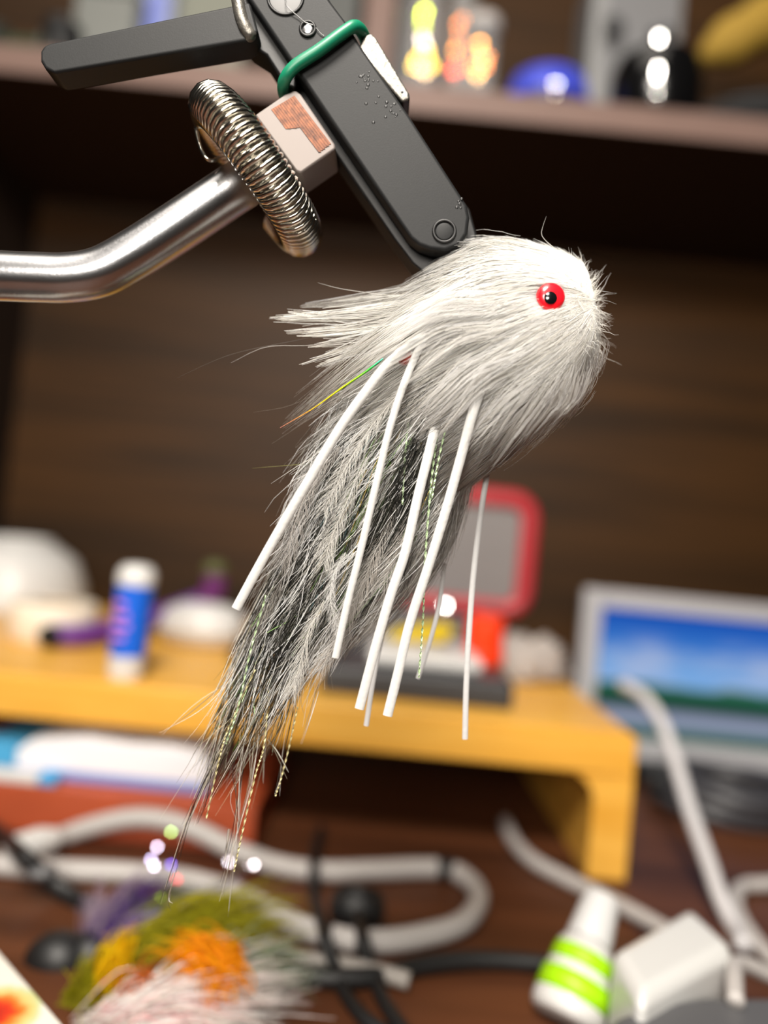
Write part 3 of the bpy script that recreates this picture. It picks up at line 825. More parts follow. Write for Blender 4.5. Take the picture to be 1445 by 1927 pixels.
# rubber legs: flat silicone strips
def strip(path, w, name, m_, th=.45):
    s = spline([Q(*p) for p in path], 10)
    return obj(name, MB().tube(s, w / 2 * U, 10, ry=w / 2 * U * th, up=np.cross(s[1] - s[0], FWD)), m_, fl, smooth='auto')
strip([(890, 600, -10), (800, 632, -74), (735, 680, -98), (690, 735, -98), (640, 805, -96), (580, 905, -92), (530, 990, -88), (485, 1070, -86), (444, 1146, -84)], 17, 'rubber_leg', M['rubber'])
strip([(850, 600, -20), (797, 645, -76), (765, 710, -96), (735, 800, -96), (708, 910, -94), (680, 1030, -92), (655, 1130, -90), (631, 1238, -88)], 13, 'rubber_leg', M['rubber'])
strip([(862, 680, -10), (828, 770, -58), (805, 860, -78), (785, 940, -80), (762, 1040, -82), (735, 1120, -84), (706, 1220, -84), (676, 1334, -84)], 17, 'rubber_leg', M['rubber'])
strip([(965, 610, -40), (928, 686, -88), (895, 760, -108), (870, 850, -98), (842, 950, -90), (808, 1060, -86), (772, 1170, -84), (748, 1270, -84), (729, 1347, -84)], 17, 'rubber_leg', M['rubber'])
strip([(930, 800, 30), (918, 880, 36), (903, 980, 40), (890, 1090, 42), (882, 1200, 42), (877, 1300, 42), (875, 1391, 42)], 11, 'rubber_leg', M['rubber_shaded'])
strip([(740, 1120, 30), (718, 1200, 34), (702, 1280, 36), (689, 1366, 38)], 10, 'rubber_leg', M['rubber_shaded'])
strip([(836, 1060, 50), (826, 1140, 54), (808, 1210, 56), (786, 1277, 58)], 9, 'rubber_leg', M['rubber_shaded'])

# ================================================================== things on the bamboo stand
def half_facet_dir(p):
    a = LAMP - p; a /= np.linalg.norm(a)
    b = CAM - p; b /= np.linalg.norm(b)
    h = a + b
    return h / np.linalg.norm(h)
def sequin_mb(p, r, jitter=0):
    p = np.asarray(p, float)
    h = half_facet_dir(p) + rng.normal(0, jitter, 3)
    return MB().lathe([(r * .96, 0), (r, r * .08), (r * .96, r * .16)], p, h, 10)
def metal(col, rough=.2):
    return mat('shiny_%02x%02x%02x' % col, col, rough, metal=1)

# glue stick
def on_stand(px, py, z=ST): return onz(px, py, z)
c = on_stand(226, 1279); c = np.array([c[0], .345, ST])
t = thing('glue_stick', 'white and blue capped tube standing upright on the bamboo stand', 'tube', c)
kz = .345 / F
r = 33 * kz
def zof(px, py, d): return P(px, py, d)[2]
z1, z2, z3 = zof(224, 1228, .345), zof(234, 1098, .345), zof(235, 1058, .345)
ax = np.array([.012, 0, 1.0])
obj('base_cap', MB().lathe([(r * .9, 0), (r, .002), (r, z1 - ST)], c, ax), M['white'], t, smooth='auto')
blu = mat('blue_label', (14, 92, 205), .35)
obj('label_sleeve', MB().lathe([(r * 1.02, z1 - ST), (r * 1.02, z2 - ST)], c, ax), blu, t, smooth='auto')
obj('cap', MB().lathe([(r * 1.05, z2 - ST), (r * 1.08, z2 - ST + .003), (r * 1.05, z3 - ST - .004), (r * .8, z3 - ST - .001), (0, z3 - ST)], c, ax), M['white'], t, smooth='auto')
mb = MB()   # the pink wording band on the label
for k in range(4):
    zz = z1 + (z2 - z1) * (.26 + .16 * k) ; w = (.5, .62, .55, .4)[k]
    pts = [c + ax * (zz - ST) + np.array([r * 1.05 * math.sin(a) , -r * 1.05 * math.cos(a), 0]) for a in np.linspace(-.75, -.75 + w * 1.6, 7)]
    mb.tube(pts, .0011, 6)
obj('lettering', mb, mat('pink_print', (196, 120, 200), .5), t)

# white rounded tub, roll and dish
p = P(28, 1122, .53); p[2] = ST
t = thing('white_bowl', 'white domed bowl upside down at the far left of the stand', 'bowl', p)
rb = 128 * .53 / F
obj('bowl_shell', MB().lathe([(rb, 0), (rb * 1.0, .006), (rb * .95, rb * .4), (rb * .80, rb * .75), (rb * .5, rb * .95), (0, rb * 1.02)], p, n=36), M['white'], t, smooth=True)
obj('foot_ring', MB().tube([p + np.array([rb * .42 * math.cos(a), rb * .42 * math.sin(a), rb * .99]) for a in np.linspace(0, 2 * math.pi, 33)[:-1]], .002, 8, True), M['white'], t, smooth=True)
p = on_stand(30, 1222); p[1] = .425
t = thing('tape_roll', 'cream roll of tape lying below the white dome', 'tape', p)
obj('roll', MB().lathe([(.012, 0), (.022, 0), (.0235, .002), (.0235, .019), (.022, .021), (.012, .021), (.012, 0)], p, n=36), mat('cream_tape', (226, 214, 196), .6), t, smooth='auto')
obj('roll_core', MB().lathe([(.010, .0005), (.0118, .0005), (.0118, .0205), (.010, .0205), (.010, .0005)], p, n=30), mat('card_core', (168, 140, 104), .8), t, smooth='auto')
p = on_stand(362, 1222); p[1] += .022
t = thing('white_dish', 'white oval lidded dish lying behind and right of the blue tube', 'dish', p)
mb = MB().lathe([(.018, 0), (.0235, .002), (.0262, .007), (.0258, .012), (.0225, .0165), (.014, .0195), (0, .0205)], (0, 0, 0), n=36)
obj('dish_body', MB().add([(p[0] + x * 1.0, p[1] + y * .8, p[2] + z * 1.25) for x, y, z in mb.v], mb.f), M['white'], t, smooth=True)
obj('dish_rim', MB().tube([p + np.array([.0264 * math.cos(a), .0212 * math.sin(a), .009]) for a in np.linspace(0, 2 * math.pi, 41)[:-1]], .0009, 8, True), M['white'], t, smooth=True)
# purple tool
pur = mat('purple_plastic', (96, 48, 128), .45)
t = thing('purple_tool', 'purple plastic tool lying behind the blue tube with one end raised', 'tool', P(200, 1195, .45))
z = ST + .006
obj('handle', MB().tube(spline([onz(95, 1196, z), onz(150, 1197, z), onz(210, 1185, z + .002), P(300, 1160, .46), P(380, 1132, .47)], 6), .0062, 12), pur, t, smooth=True)
obj('upright_grip', MB().tube(spline([P(372, 1138, .47), P(398, 1120, .47), P(404, 1098, .47), P(405, 1082, .47)], 6), .0068, 12), mat('magenta_plastic', (96, 34, 96), .45), t, smooth=True)
obj('grip_tip', MB().ball(P(405, 1072, .47), .0068, (1.1, 1.1, .8)), mat('olive_plastic', (84, 88, 50), .5), t, smooth=True)
obj('handle_end', MB().ball(onz(92, 1196, z + .001), .0058), M['anod'], t, smooth=True)
p = onz(455, 1245, ST)
t = thing('black_clip', 'small black clip on the stand right of the white dish', 'clip', p)
obj('jaw', MB().prism([p + np.array(v) for v in [(-.009, 0, 0), (.009, 0, 0), (.003, 0, .012), (-.003, 0, .012)]], (0, .016, 0)), M['black'], t, bevel=.001)
obj('wire_loop', MB().tube(spline([p + np.array(v) for v in [(-.003, .008, .011), (-.006, .008, .018), (0, .008, .022), (.006, .008, .018), (.003, .008, .011)]], 5), .0008, 6), M['alu'], t, smooth=True)

# organiser case with red rimmed lid
p = onz(780, 1322, ST)
t = thing('storage_case', 'clear storage case with a red rimmed lid standing open on the stand', 'case', (p[0], .39, ST))
xa, xb = P(600, 1300, .355)[0], P(965, 1300, .355)[0]
gd = mat('dark_grey_plastic', (52, 53, 56), .45)
obj('case_base', MB().box(xa, xb, .352, .445, ST, ST + .0135), gd, t, bevel=.003)
obj('white_tray', MB().box(P(690, 1260, .37)[0], P(905, 1260, .37)[0], .362, .43, ST + .0135, ST + .0205), M['white'], t, bevel=.003)
obj('case_back', MB().box(xa + .01, xb + .004, .436, .445, ST + .0135, ST + .034), mat('smoke_plastic', (110, 108, 110), .3, trans=.3), t, bevel=.002)
red = mat('red_rim', (170, 44, 52), .4)
def rrect(x0, x1, z0, z1, r, y, n=6):
    pts = []
    for cx, cz, a in ((x1 - r, z1 - r, 0), (x0 + r, z1 - r, 90), (x0 + r, z0 + r, 180), (x1 - r, z0 + r, 270)):
        for k in range(n + 1):
            w = math.radians(a + 90 * k / n)
            pts.append(np.array([cx + r * math.cos(w), y, cz + r * math.sin(w)]))
    return pts
dl = .45
lx0, lx1 = P(690, 1040, dl)[0], P(992, 1040, dl)[0]
lz0, lz1 = P(970, 1150, dl)[2], P(940, 938, dl)[2]
obj('lid_rim', MB().tube(rrect(lx0, lx1, lz0, lz1, .012, dl), .0058, 10, True, up=np.array([0, 1.0, 0])), red, t, smooth=True)
obj('lid_panel', MB().prism(rrect(lx0 + .003, lx1 - .003, lz0 + .003, lz1 - .003, .010, dl - .001), (0, .002, 0)), mat('frosted_lid', (150, 146, 146), .35, trans=.35), t)
for k in range(3):
    zz = lz0 + (lz1 - lz0) * (.25 + .25 * k)
    obj('lid_rib', MB().box(lx0 + .008, lx1 - .008, dl + .001, dl + .003, zz - .001, zz + .001), mat('rib_plastic', (120, 118, 118), .4), t)
for xx in (lx0 + .02, lx1 - .02):
    obj('hinge', MB().box(xx - .006, xx + .006, .438, .45, ST + .03, lz0), gd, t, bevel=.001)
p = P(900, 1222, .40); p[2] = ST + .0135
hp = P(900, 1156, .40)[2] - p[2]
t = thing('orange_cap', 'bright orange plastic cap standing on the case base right of yellow tab', 'cap', p)
orr = mat('orange_plastic', (250, 62, 8), .4)
obj('cap_body', MB().lathe([(.0098, 0), (.0104, .001), (.0100, hp * .8), (.0094, hp - .001), (.008, hp)], p + np.array([.003, .0, 0]), n=24), orr, t, smooth='auto')
obj('cap_ring', MB().lathe([(.0108, hp * .1), (.0111, hp * .13), (.0111, hp * .22), (.0108, hp * .25)], p + np.array([.003, 0, 0]), n=24), orr, t, smooth='auto')
p = P(790, 1206, .405); p[2] = ST + .0205
t = thing('yellow_tab', 'yellow plastic tab lying on the white tray in the case', 'tab', p)
ye = mat('yellow_plastic', (206, 178, 26), .4)
obj('tab_blade', MB().prism([p + np.array(v) for v in [(-.017, -.006, .0005), (.012, -.008, .002), (.018, -.002, .008), (.012, .006, .010), (-.014, .004, .004)]], (0, .002, .002)), ye, t, bevel=.0006)
obj('tab_rib', MB().tube([p + np.array(v) for v in [(-.012, -.003, .004), (.012, -.001, .0075)]], .0012, 8), ye, t, smooth=True)
# crumpled clear bag
p = onz(985, 1290, ST); p[1] += .02
t = thing('plastic_bag', 'crumpled clear plastic bag on the stand right of the storage case', 'bag', p)
bm = bmesh.new()
bmesh.ops.create_icosphere(bm, subdivisions=4, radius=1)
for v in bm.verts:
    n_ = v.co.normalized()
    k = 1 + .16 * math.sin(9 * n_.x + 4 * n_.z) * math.cos(7 * n_.y - 5 * n_.z) + .10 * math.sin(17 * n_.z + 11 * n_.x * n_.y)
    v.co = Vector((n_.x * .027 * k, n_.y * .018 * k, max(0, (n_.z + .75) * .0145 * k)))
me = bpy.data.meshes.new('bag_film'); bm.to_mesh(me); bm.free()
me.transform(Matrix.Translation(p))
bagm = mat('clear_film', (222, 216, 212), .3, trans=.55, ior=1.12, bump=.5, bscale=160)
link(me, 'bag_film', bagm, t, smooth=True)
obj('bag_seam', MB().tube(spline([p + np.array(v) for v in [(.012, -.004, .012), (.022, -.002, .010), (.030, .004, .004), (.034, .008, .002)]], 5), .003, 8, ry=.001), bagm, t, smooth=True)
obj('brown_content', MB().ball(p + np.array([.02, .008, .008]), .008, (1.3, 1, .9)), mat('tan_stuff', (150, 104, 56), .8), t, smooth=True)
# polished stud added to give a lone white highlight, turned to the lamp
p = P(838, 1140, .425)
mb = MB(); t = thing('highlight_stud', 'polished stud added for a white highlight in front of the clear lid', 'highlight', (p[0], p[1], ST + .0135))
h = half_facet_dir(p)
obj('highlight_disc', MB().lathe([(.0028, -.0006), (.003, 0), (.0026, .00035), (.0016, .0005), (0, .00056)], p, h, 24), metal((236, 236, 240), .12), t, smooth='auto')
obj('highlight_stud_shaft', MB().lathe([(.0008, 0), (.0008, p[2] - ST - .021)], (p[0], p[1] + .001, ST + .0205), n=10), M['alu'], t, smooth=True)

# ================================================================== tablet at the right
TD = .49
t = thing('tablet_screen', 'tablet with silver bezel showing blue sky and green hills', 'tablet', (P(1320, 1430, TD)[0], TD, DESK))
tx0 = P(1102, 1105, TD)[0]; tz1 = P(1102, 1106, TD)[2]; tz0 = P(1250, 1431, TD)[2]; tx1 = tx0 + .235
bw = 36 * TD / F
bez = mat('silver_bezel', (176, 176, 180), .4)
fr = MB()
fr.box(tx0, tx0 + bw, TD, TD + .008, tz0, tz1); fr.box(tx1 - bw, tx1, TD, TD + .008, tz0, tz1)
obj('bezel_side', MB().box(tx0, tx0 + bw, TD, TD + .008, tz0, tz1), bez, t, bevel=.002)
obj('bezel_side', MB().box(tx1 - bw, tx1, TD, TD + .008, tz0, tz1), bez, t, bevel=.002)
obj('bezel_top', MB().box(tx0 + bw, tx1 - bw, TD, TD + .008, tz1 - bw * .9, tz1), bez, t, bevel=.001)
obj('bezel_bottom', MB().box(tx0 + bw, tx1 - bw, TD, TD + .008, tz0, tz0 + bw * 1.05), bez, t, bevel=.001)
obj('back_shell', MB().box(tx0 + .001, tx1 - .001, TD + .008, TD + .014, tz0 + .001, tz1 - .001), gd, t, bevel=.002)
scr = bpy.data.materials.new('screen_picture'); scr.use_nodes = True
nt = scr.node_tree; nt.nodes.remove(nt.nodes['Principled BSDF'])
em = nt.nodes.new('ShaderNodeEmission'); tc = nt.nodes.new('ShaderNodeTexCoord'); sx = nt.nodes.new('ShaderNodeSeparateXYZ')
nt.links.new(tc.outputs['Generated'], sx.inputs[0])
def ramp(src, stops):
    r = nt.nodes.new('ShaderNodeValToRGB'); e = r.color_ramp.elements
    while len(e) < len(stops): e.new(.5)
    for k, (pos, c) in enumerate(stops):
        e[k].position = pos; e[k].color = (*(lin(c) if max(c) > 1 else c), 1)
    nt.links.new(src, r.inputs[0]); return r.outputs[0]
def mixc(f, a, b_):
    m_ = nt.nodes.new('ShaderNodeMix'); m_.data_type = 'RGBA'
    nt.links.new(f, m_.inputs[0]); nt.links.new(a, m_.inputs[6]); nt.links.new(b_, m_.inputs[7]); return m_.outputs[2]
def math_(op, a, b_):
    m_ = nt.nodes.new('ShaderNodeMath'); m_.operation = op
    for i, x in enumerate((a, b_)):
        if isinstance(x, (int, float)): m_.inputs[i].default_value = x
        else: nt.links.new(x, m_.inputs[i])
    return m_.outputs[0]
sky = ramp(sx.outputs['Z'], [(.3, (130, 170, 222)), (.55, (110, 160, 216)), (.8, (44, 104, 188)), (1, (18, 70, 168))])
n1_ = nt.nodes.new('ShaderNodeTexNoise'); n1_.inputs['Scale'].default_value = 2.6; n1_.inputs['Detail'].default_value = 3
mp = nt.nodes.new('ShaderNodeMapping'); mp.inputs['Scale'].default_value = (1.2, 1, 2.2); mp.inputs['Location'].default_value = (.3, 0, .1)
nt.links.new(tc.outputs['Generated'], mp.inputs[0]); nt.links.new(mp.outputs[0], n1_.inputs['Vector'])
band = ramp(sx.outputs['Z'], [(.38, (0., 0., 0.)), (.52, (1., 1., 1.)), (.68, (.8, .8, .8)), (.85, (0., 0., 0.))])
cl_ = math_('MULTIPLY', ramp(n1_.outputs['Fac'], [(.42, (0., 0., 0.)), (.62, (1., 1., 1.))]), band)
cloud = nt.nodes.new('ShaderNodeRGB'); cloud.outputs[0].default_value = (*lin((172, 182, 210)), 1)
c1 = mixc(cl_, sky, cloud.outputs[0])
hill_h = math_('ADD', math_('MULTIPLY', n1_.outputs['Fac'], .30), .26)
hm = ramp(math_('SUBTRACT', hill_h, sx.outputs['Z']), [(.0, (0., 0., 0.)), (.03, (1., 1., 1.))])
hill = ramp(sx.outputs['Z'], [(0, (44, 84, 74)), (.09, (70, 100, 100)), (.13, (138, 146, 170)), (.20, (138, 146, 170)), (.25, (26, 50, 46)), (.40, (40, 96, 72))])
c2 = mixc(hm, c1, hill)
nt.links.new(c2, em.inputs[0]); em.inputs[1].default_value = .95
nt.links.new(em.outputs[0], nt.nodes['Material Output'].inputs[0])
obj('screen', MB().box(tx0 + bw, tx1 - bw, TD + .003, TD + .0075, tz0 + bw * 1.05, tz1 - bw * .9), scr, t)
obj('foot', MB().box(tx0 + .03, tx1 - .03, TD - .012, TD + .05, DESK, tz0 + .0006), M['black'], t, bevel=.002)
# black coiled cable and hub box under the tablet
p = onz(1380, 1580, DESK)
t = thing('black_cable_coil', 'black coiled cable lying on the desk below the tablet', 'cable', (p[0], p[1], DESK))
blk2 = mat('grey_black_rubber', (62, 62, 66), .4)
for k in range(3):
    c = np.array([p[0] + .012 + .002 * k, p[1] + .045 - .003 * k, DESK + .0045 + .0075 * k])
    obj('loop', MB().tube([c + np.array([(.036 - .002 * k) * math.cos(a), (.032) * math.sin(a), .0018 * math.sin(a * 2 + k)]) for a in np.linspace(0, 2 * math.pi, 49)[:-1]], .0038, 10, True), blk2, t, smooth=True)
obj('cable_tie', MB().lathe([(.006, -.004), (.007, -.003), (.007, .003), (.006, .004)], (p[0] - .024, p[1] + .045, DESK + .0125), (0.1, 1, 0), 14), M['black'], t, smooth=True)

# ================================================================== under the stand, left
p = onz(250, 1548, DESK)
yb = .3235
t = thing('terracotta_book', 'thick terracotta red book lying flat under the left of the stand', 'book', (p[0] - .08, yb + .06, DESK))
bx1 = P(486, 1520, yb)[0]; bx0 = -.34; bh = .0195
terra = mat('terracotta_cover', (168, 74, 40), .55, noise=.15, nscale=60)
obj('cover_bottom', MB().box(bx0, bx1, yb, yb + .13, DESK, DESK + .003), terra, t, bevel=.0006)
obj('cover_top', MB().box(bx0, bx1, yb, yb + .13, DESK + bh - .003, DESK + bh), terra, t, bevel=.0006)
obj('spine', MB().box(bx0, bx1, yb - .002, yb + .001, DESK, DESK + bh), terra, t, bevel=.0006)
obj('page_block', MB().box(bx0 + .003, bx1 - .004, yb + .001, yb + .127, DESK + .003, DESK + bh - .003), mat('paper_edge', (206, 196, 176), .9), t)
x0_, x1_ = P(36, 1440, yb + .01)[0], P(402, 1450, yb + .01)[0]
t = thing('white_packet', 'white paper packet with a blue lower edge on the terracotta book', 'packet', ((x0_ + x1_) / 2, yb + .04, DESK + bh))
pts = [(x0_, 0), (x0_ - .001, .006), (x0_ + .006, .013), (x0_ + .03, .017), (x0_ + .05, .0155), (x1_ - .02, .0165), (x1_ - .004, .014), (x1_, .006), (x1_ - .001, 0)]
obj('paper_wrap', MB().prism([(x, yb + .008, DESK + bh + .0042 + z * .9) for x, z in pts], (0, .085, 0)), mat('white_paper', (222, 222, 226), .7, bump=.4, bscale=120), t, bevel=.001)
obj('blue_band', MB().box(x0_, x1_ - .001, yb + .0075, yb + .093, DESK + bh, DESK + bh + .0044), mat('pale_blue_paper', (112, 132, 190), .7), t, bevel=.0008)
x2_ = P(-60, 1460, yb)[0]; x3_ = P(30, 1450, yb)[0]; x4_ = P(108, 1470, yb - .003)[0]
t = thing('light_blue_packet', 'light blue and white packet at the left frame edge on the red book', 'packet', (x2_, yb + .02, DESK + bh))
obj('blue_block', MB().box(x2_, x3_ - .002, yb + .006, yb + .06, DESK + bh + .0045, DESK + bh + .014), mat('sky_blue_card', (64, 150, 196), .6), t, bevel=.001)
obj('white_flap', MB().box(x2_, x4_ - .008, yb - .001, yb + .0070, DESK + bh, DESK + bh + .0045), M['white'], t, bevel=.001)
obj('blue_corner', MB().box(x4_ - .008, x4_, yb - .001, yb + .0068, DESK + bh, DESK + bh + .0044), mat('cyan_card', (58, 150, 204), .6), t, bevel=.001)

# ================================================================== cords on the desk
def lay(pts, r, lift=None):
    out = []
    for i, p in enumerate(pts):
        z = DESK + r + (p[2] if len(p) > 2 else 0)
        out.append(onz(p[0], p[1], z))
    return spline(out, 8)
rc = .0039
t = thing('white_power_cable', 'thick white power cord in a long flat loop across the desk', 'cord', onz(500, 1640, DESK))
path = lay([(70, 1588), (110, 1577), (170, 1556, .006), (250, 1540, .011), (320, 1546, .0115), (380, 1568, .009), (450, 1603, .004), (520, 1628), (600, 1640), (700, 1638), (790, 1634), (850, 1638), (890, 1665), (900, 1697), (870, 1737), (800, 1760), (710, 1772), (620, 1762), (540, 1732), (460, 1690), (400, 1668), (320, 1650), (230, 1642), (120, 1638), (20, 1630), (-120, 1620)], rc)
obj('cord', MB().tube(path, rc, 14), M['cord'], t, smooth=True)
e = onz(66, 1590, DESK + .0062); d_ = onz(110, 1577, DESK + .0062) - e; d_ /= np.linalg.norm(d_)
obj('plug_end', MB().lathe([(.003, -.012), (.0058, -.010), (.0062, .002), (.0045, .008), (.0039, .010)], e, d_, 18), M['white'], t, smooth=True)
e = onz(838, 1636, DESK + rc)
obj('black_tie', MB().lathe([(.0042, -.0035), (.0047, -.003), (.0047, .003), (.0042, .0035)], e, (1, .1, 0), 16), M['black'], t, smooth='auto')
for px in (612, 680):
    e = onz(px, 1764 if px < 650 else 1770, DESK + rc)
    obj('black_tie', MB().lathe([(.0042, -.002), (.0047, -.0016), (.0047, .0016), (.0042, .002)], e, (1, -.05, 0), 16), M['black'], t, smooth='auto')

t = thing('black_looped_cable', 'thin black cord crossing over the white cord loop', 'cord', onz(640, 1800, DESK))
rk = .0021; up = rc * 2 + .0002
path = lay([(604, 1560), (594, 1600, up * .3), (590, 1640, up), (592, 1690, .001), (604, 1735, up * .8), (612, 1766, up), (628, 1815, up * .3), (650, 1870), (690, 1920), (760, 1965)], rk)
obj('cord', MB().tube(path, rk, 10), M['black'], t, smooth=True)
path = lay([(664, 1680, .004), (672, 1720, up * .7), (684, 1768, up), (696, 1815, up * .3), (720, 1880), (760, 1940), (800, 1990)], rk)
obj('second_strand', MB().tube(path, rk, 10), M['black'], t, smooth=True)
kp = onz(672, 1706, DESK + .007)
mb = MB()
mb.ball(kp, .0075, (1.25, 1, .9), 14, 9)
obj('knot', mb, M['black'], t, smooth=True)
obj('knot_wrap', MB().tube([kp + np.array([.0085 * math.cos(a), .0018 * math.sin(3 * a), .0065 * math.sin(a)]) for a in np.linspace(0, 2 * math.pi, 25)[:-1]], .0016, 8, True), M['black'], t, smooth=True)
t = thing('black_cable', 'black cable curving behind the glue bottle in front of the cord loop', 'cable', onz(800, 1830, DESK))
obj('cable_sheath', MB().tube(lay([(560, 1835), (640, 1842), (720, 1836), (790, 1818), (870, 1808), (950, 1808), (1040, 1816), (1130, 1830)], .0030), .0030, 12), M['black'], t, smooth=True)
obj('cable_boot', MB().lathe([(.0031, 0), (.0042, .003), (.0042, .012), (.0036, .014)], onz(560, 1835, DESK + .0043), onz(500, 1826, DESK + .0043) - onz(560, 1835, DESK + .0043), 14), M['black'], t, smooth=True)
t = thing('grey_cable', 'thin greyish cord lying in front of the white loop', 'cord', onz(620, 1812, DESK))
obj('cord', MB().tube(lay([(520, 1790), (560, 1803), (620, 1812), (700, 1826, .001), (770, 1846, .001)], .0026), .0026, 12), mat('grey_rubber', (150, 144, 138), .5), t, smooth=True)
t = thing('dark_strap', 'black strap crossing the white cord at the left edge', 'strap', onz(60, 1610, DESK))
obj('strap_band', MB().tube(lay([(-60, 1530), (0, 1570, .002), (40, 1608, .0130), (70, 1636, up + .0002), (100, 1664, .003), (140, 1690, 0), (180, 1710, 0)], .0026), .0034, 10, ry=.0022), M['black'], t, smooth=True)
obj('strap_buckle', MB().ball(onz(78, 1640, DESK + up + .003), .005, (1.1, .9, .5)), mat('grey_buckle', (90, 90, 92), .4), t, smooth=True)

# charger, its cables and neighbours
zt = DESK + .027
t = thing('white_charger', 'white square charger block on the desk right of the green banded bottle', 'charger', onz(1270, 1830, DESK))
obj('charger_body', MB().prism([onz(x, y, zt) for x, y in [(1150, 1782), (1298, 1700), (1386, 1778), (1206, 1880)]], (0, 0, -.0262)), mat('gloss_white', (204, 204, 202), .3), t, bevel=.0045, seg=4)
a_ = onz(1298, 1700, zt); b_ = onz(1386, 1778, zt); mid = (a_ + b_) / 2 - np.array([0, 0, .012]); out = np.cross(b_ - a_, [0, 0, 1.0]); out /= np.linalg.norm(out)
if out[1] < 0: out = -out
obj('charger_port', MB().lathe([(.0052, -.002), (.0052, .002), (.004, .003)], mid, out, 18), M['cord'], t, smooth='auto')
obj('lower_foot', MB().prism([onz(x, y, DESK + .0009) for x, y in [(1180, 1810), (1298, 1745), (1350, 1800), (1220, 1865)]], (0, 0, -.0009)), M['cord'], t)
t = thing('charger_cable', 'white cord running from under the stand to the charger', 'cord', onz(1050, 1640, DESK))
obj('cord', MB().tube(lay([(950, 1545), (965, 1580), (1000, 1618), (1060, 1652), (1130, 1686), (1200, 1722, .002), (1262, 1757, .004)], .0031), .0031, 14), M['cord'], t, smooth=True)
t = thing('hanging_cable', 'pale cable rising from behind the charger across the tablet screen', 'cable', onz(1380, 1770, DESK))
pth = spline([P(1176, 1290, .40), P(1212, 1312, .385), P(1245, 1360, .37), P(1270, 1430, .355), P(1300, 1530, .335), P(1332, 1620, .315), P(1354, 1685, .30), P(1382, 1745, .287), onz(1400, 1780, DESK + .004)], 8)
obj('cord', MB().tube(pth, .0033, 14), mat('pale_grey_rubber', (190, 188, 190), .45), t, smooth=True)
obj('cord_tip', MB().ball(pth[0], .0036), M['cord'], t, smooth=True)
t = thing('white_cable', 'white cable looped at the right frame edge behind the charger', 'cable', onz(1410, 1680, DESK))
obj('cord', MB().tube(lay([(1520, 1655), (1445, 1664), (1400, 1668), (1384, 1690), (1392, 1725), (1420, 1768), (1460, 1812), (1520, 1850)], .0029), .0029, 14), M['cord'], t, smooth=True)
t = thing('short_white_cable', 'short white cable bent down in front of the charger at right', 'cable', onz(1385, 1850, DESK))
obj('cord', MB().tube(spline([onz(1384, 1885, DESK + .022), onz(1382, 1842, DESK + .023), onz(1386, 1816, DESK + .022), onz(1410, 1818, DESK + .020), onz(1450, 1836, DESK + .016), onz(1520, 1862, DESK + .010)], 8), .0024, 12), M['cord'], t, smooth=True)

# glue bottle lying down, green bands
bq = onz(1062, 1922, DESK + .0016)
a = P(1134, 1686, .243)
ax = bq - a; Lb = np.linalg.norm(ax); ax /= Lb
def al(x, y):                                # distance along the bottle of what shows at a pixel
    r_ = P(x, y, 1.0) - CAM; r_ /= np.linalg.norm(r_)
    n_ = np.cross(np.cross(ax, r_), r_)
    return float(np.dot(CAM - a, n_) / np.dot(ax, n_))
s0, s1, s2, s3, s4 = al(1104, 1772), al(1092, 1792), al(1082, 1822), al(1076, 1838), al(1064, 1880)
t = thing('glue_bottle', 'white glue bottle with two lime green bands standing on the desk', 'bottle', bq)
obj('bottle_body', MB().lathe([(.0070, s0), (.0086, s0 + .002), (.0096, s2), (.0104, s3), (.0110, s4), (.0112, Lb * .93), (.0104, Lb * .985), (.009, Lb), (0, Lb)], a, ax, 32), M['white'], t, smooth=True)
obj('nozzle_cap', MB().lathe([(0, -.0006), (.0050, 0), (.0058, .0015), (.0072, s0 * .98), (.0064, s0)], a, ax, 28), mat('clear_white_cap', (200, 200, 200), .35), t, smooth='auto')
lime = mat('lime_label', (156, 214, 6), .45)
obj('green_band', MB().lathe([(.0092, s1), (.0099, s2)], a, ax, 32), lime, t, smooth=True)
obj('green_band', MB().lathe([(.0106, s3), (.0112, s4)], a, ax, 32), lime, t, smooth=True)
# dark grey slab at the lower right
zz = DESK + .020
t = thing('dark_grey_slab', 'dark grey flat device at the lower right corner of the desk', 'device', onz(1400, 1900, DESK))
obj('slab_body', MB().prism([onz(x, y, zz) for x, y in [(1110, 1950), (1160, 1908), (1230, 1884), (1320, 1872), (1520, 1872), (1560, 2060), (1060, 2060)]], (0, 0, -.0195)), mat('grey_shell', (82, 82, 84), .5), t, bevel=.003, seg=3)
for px in (1240, 1440):
    q = onz(px, 1960, DESK)
    obj('foot', MB().lathe([(.004, 0), (.0042, .0012)], q, n=16), M['black'], t)

# ================================================================== foreground flies and card
def small_fibres(name, base, tips, per, tint, rad, parent, spread=.004, m_='fur', K=6, base_sp=.0012):
    out = []
    for tp in tips:
        for _ in range(per):
            b0 = base + rng.normal(0, base_sp, 3)
            e0 = np.asarray(tp) + rng.normal(0, spread, 3)
            e0 = b0 + (e0 - b0) * random.uniform(.6, 1.05)
            ks = np.linspace(0, 1, K)[:, None]
            mid_ = np.array([0, 0, .004]) + rng.normal(0, .001, 3)
            q = b0 + (e0 - b0) * ks + mid_ * (ks * (1 - ks) * 4) + rng.normal(0, .0002, (K, 3))
            q[:, 2] = np.maximum(q[:, 2], DESK + .0006)
            out.append(q)
    out = np.array(out)
    o = fibres(name, out, np.full(len(out), rad), shades(len(out), tint, .08), M[m_], parent)
    o['kind'] = 'stuff'
    return o
hd = P(108, 1812, .232)
t = thing('purple_fly', 'purple fly with black head and tinsel at the lower left of the desk', 'fly', (hd[0], hd[1], DESK))
obj('head', MB().ball(hd, .0088, (1.2, 1, 1.05)), M['black'], t, smooth=True)
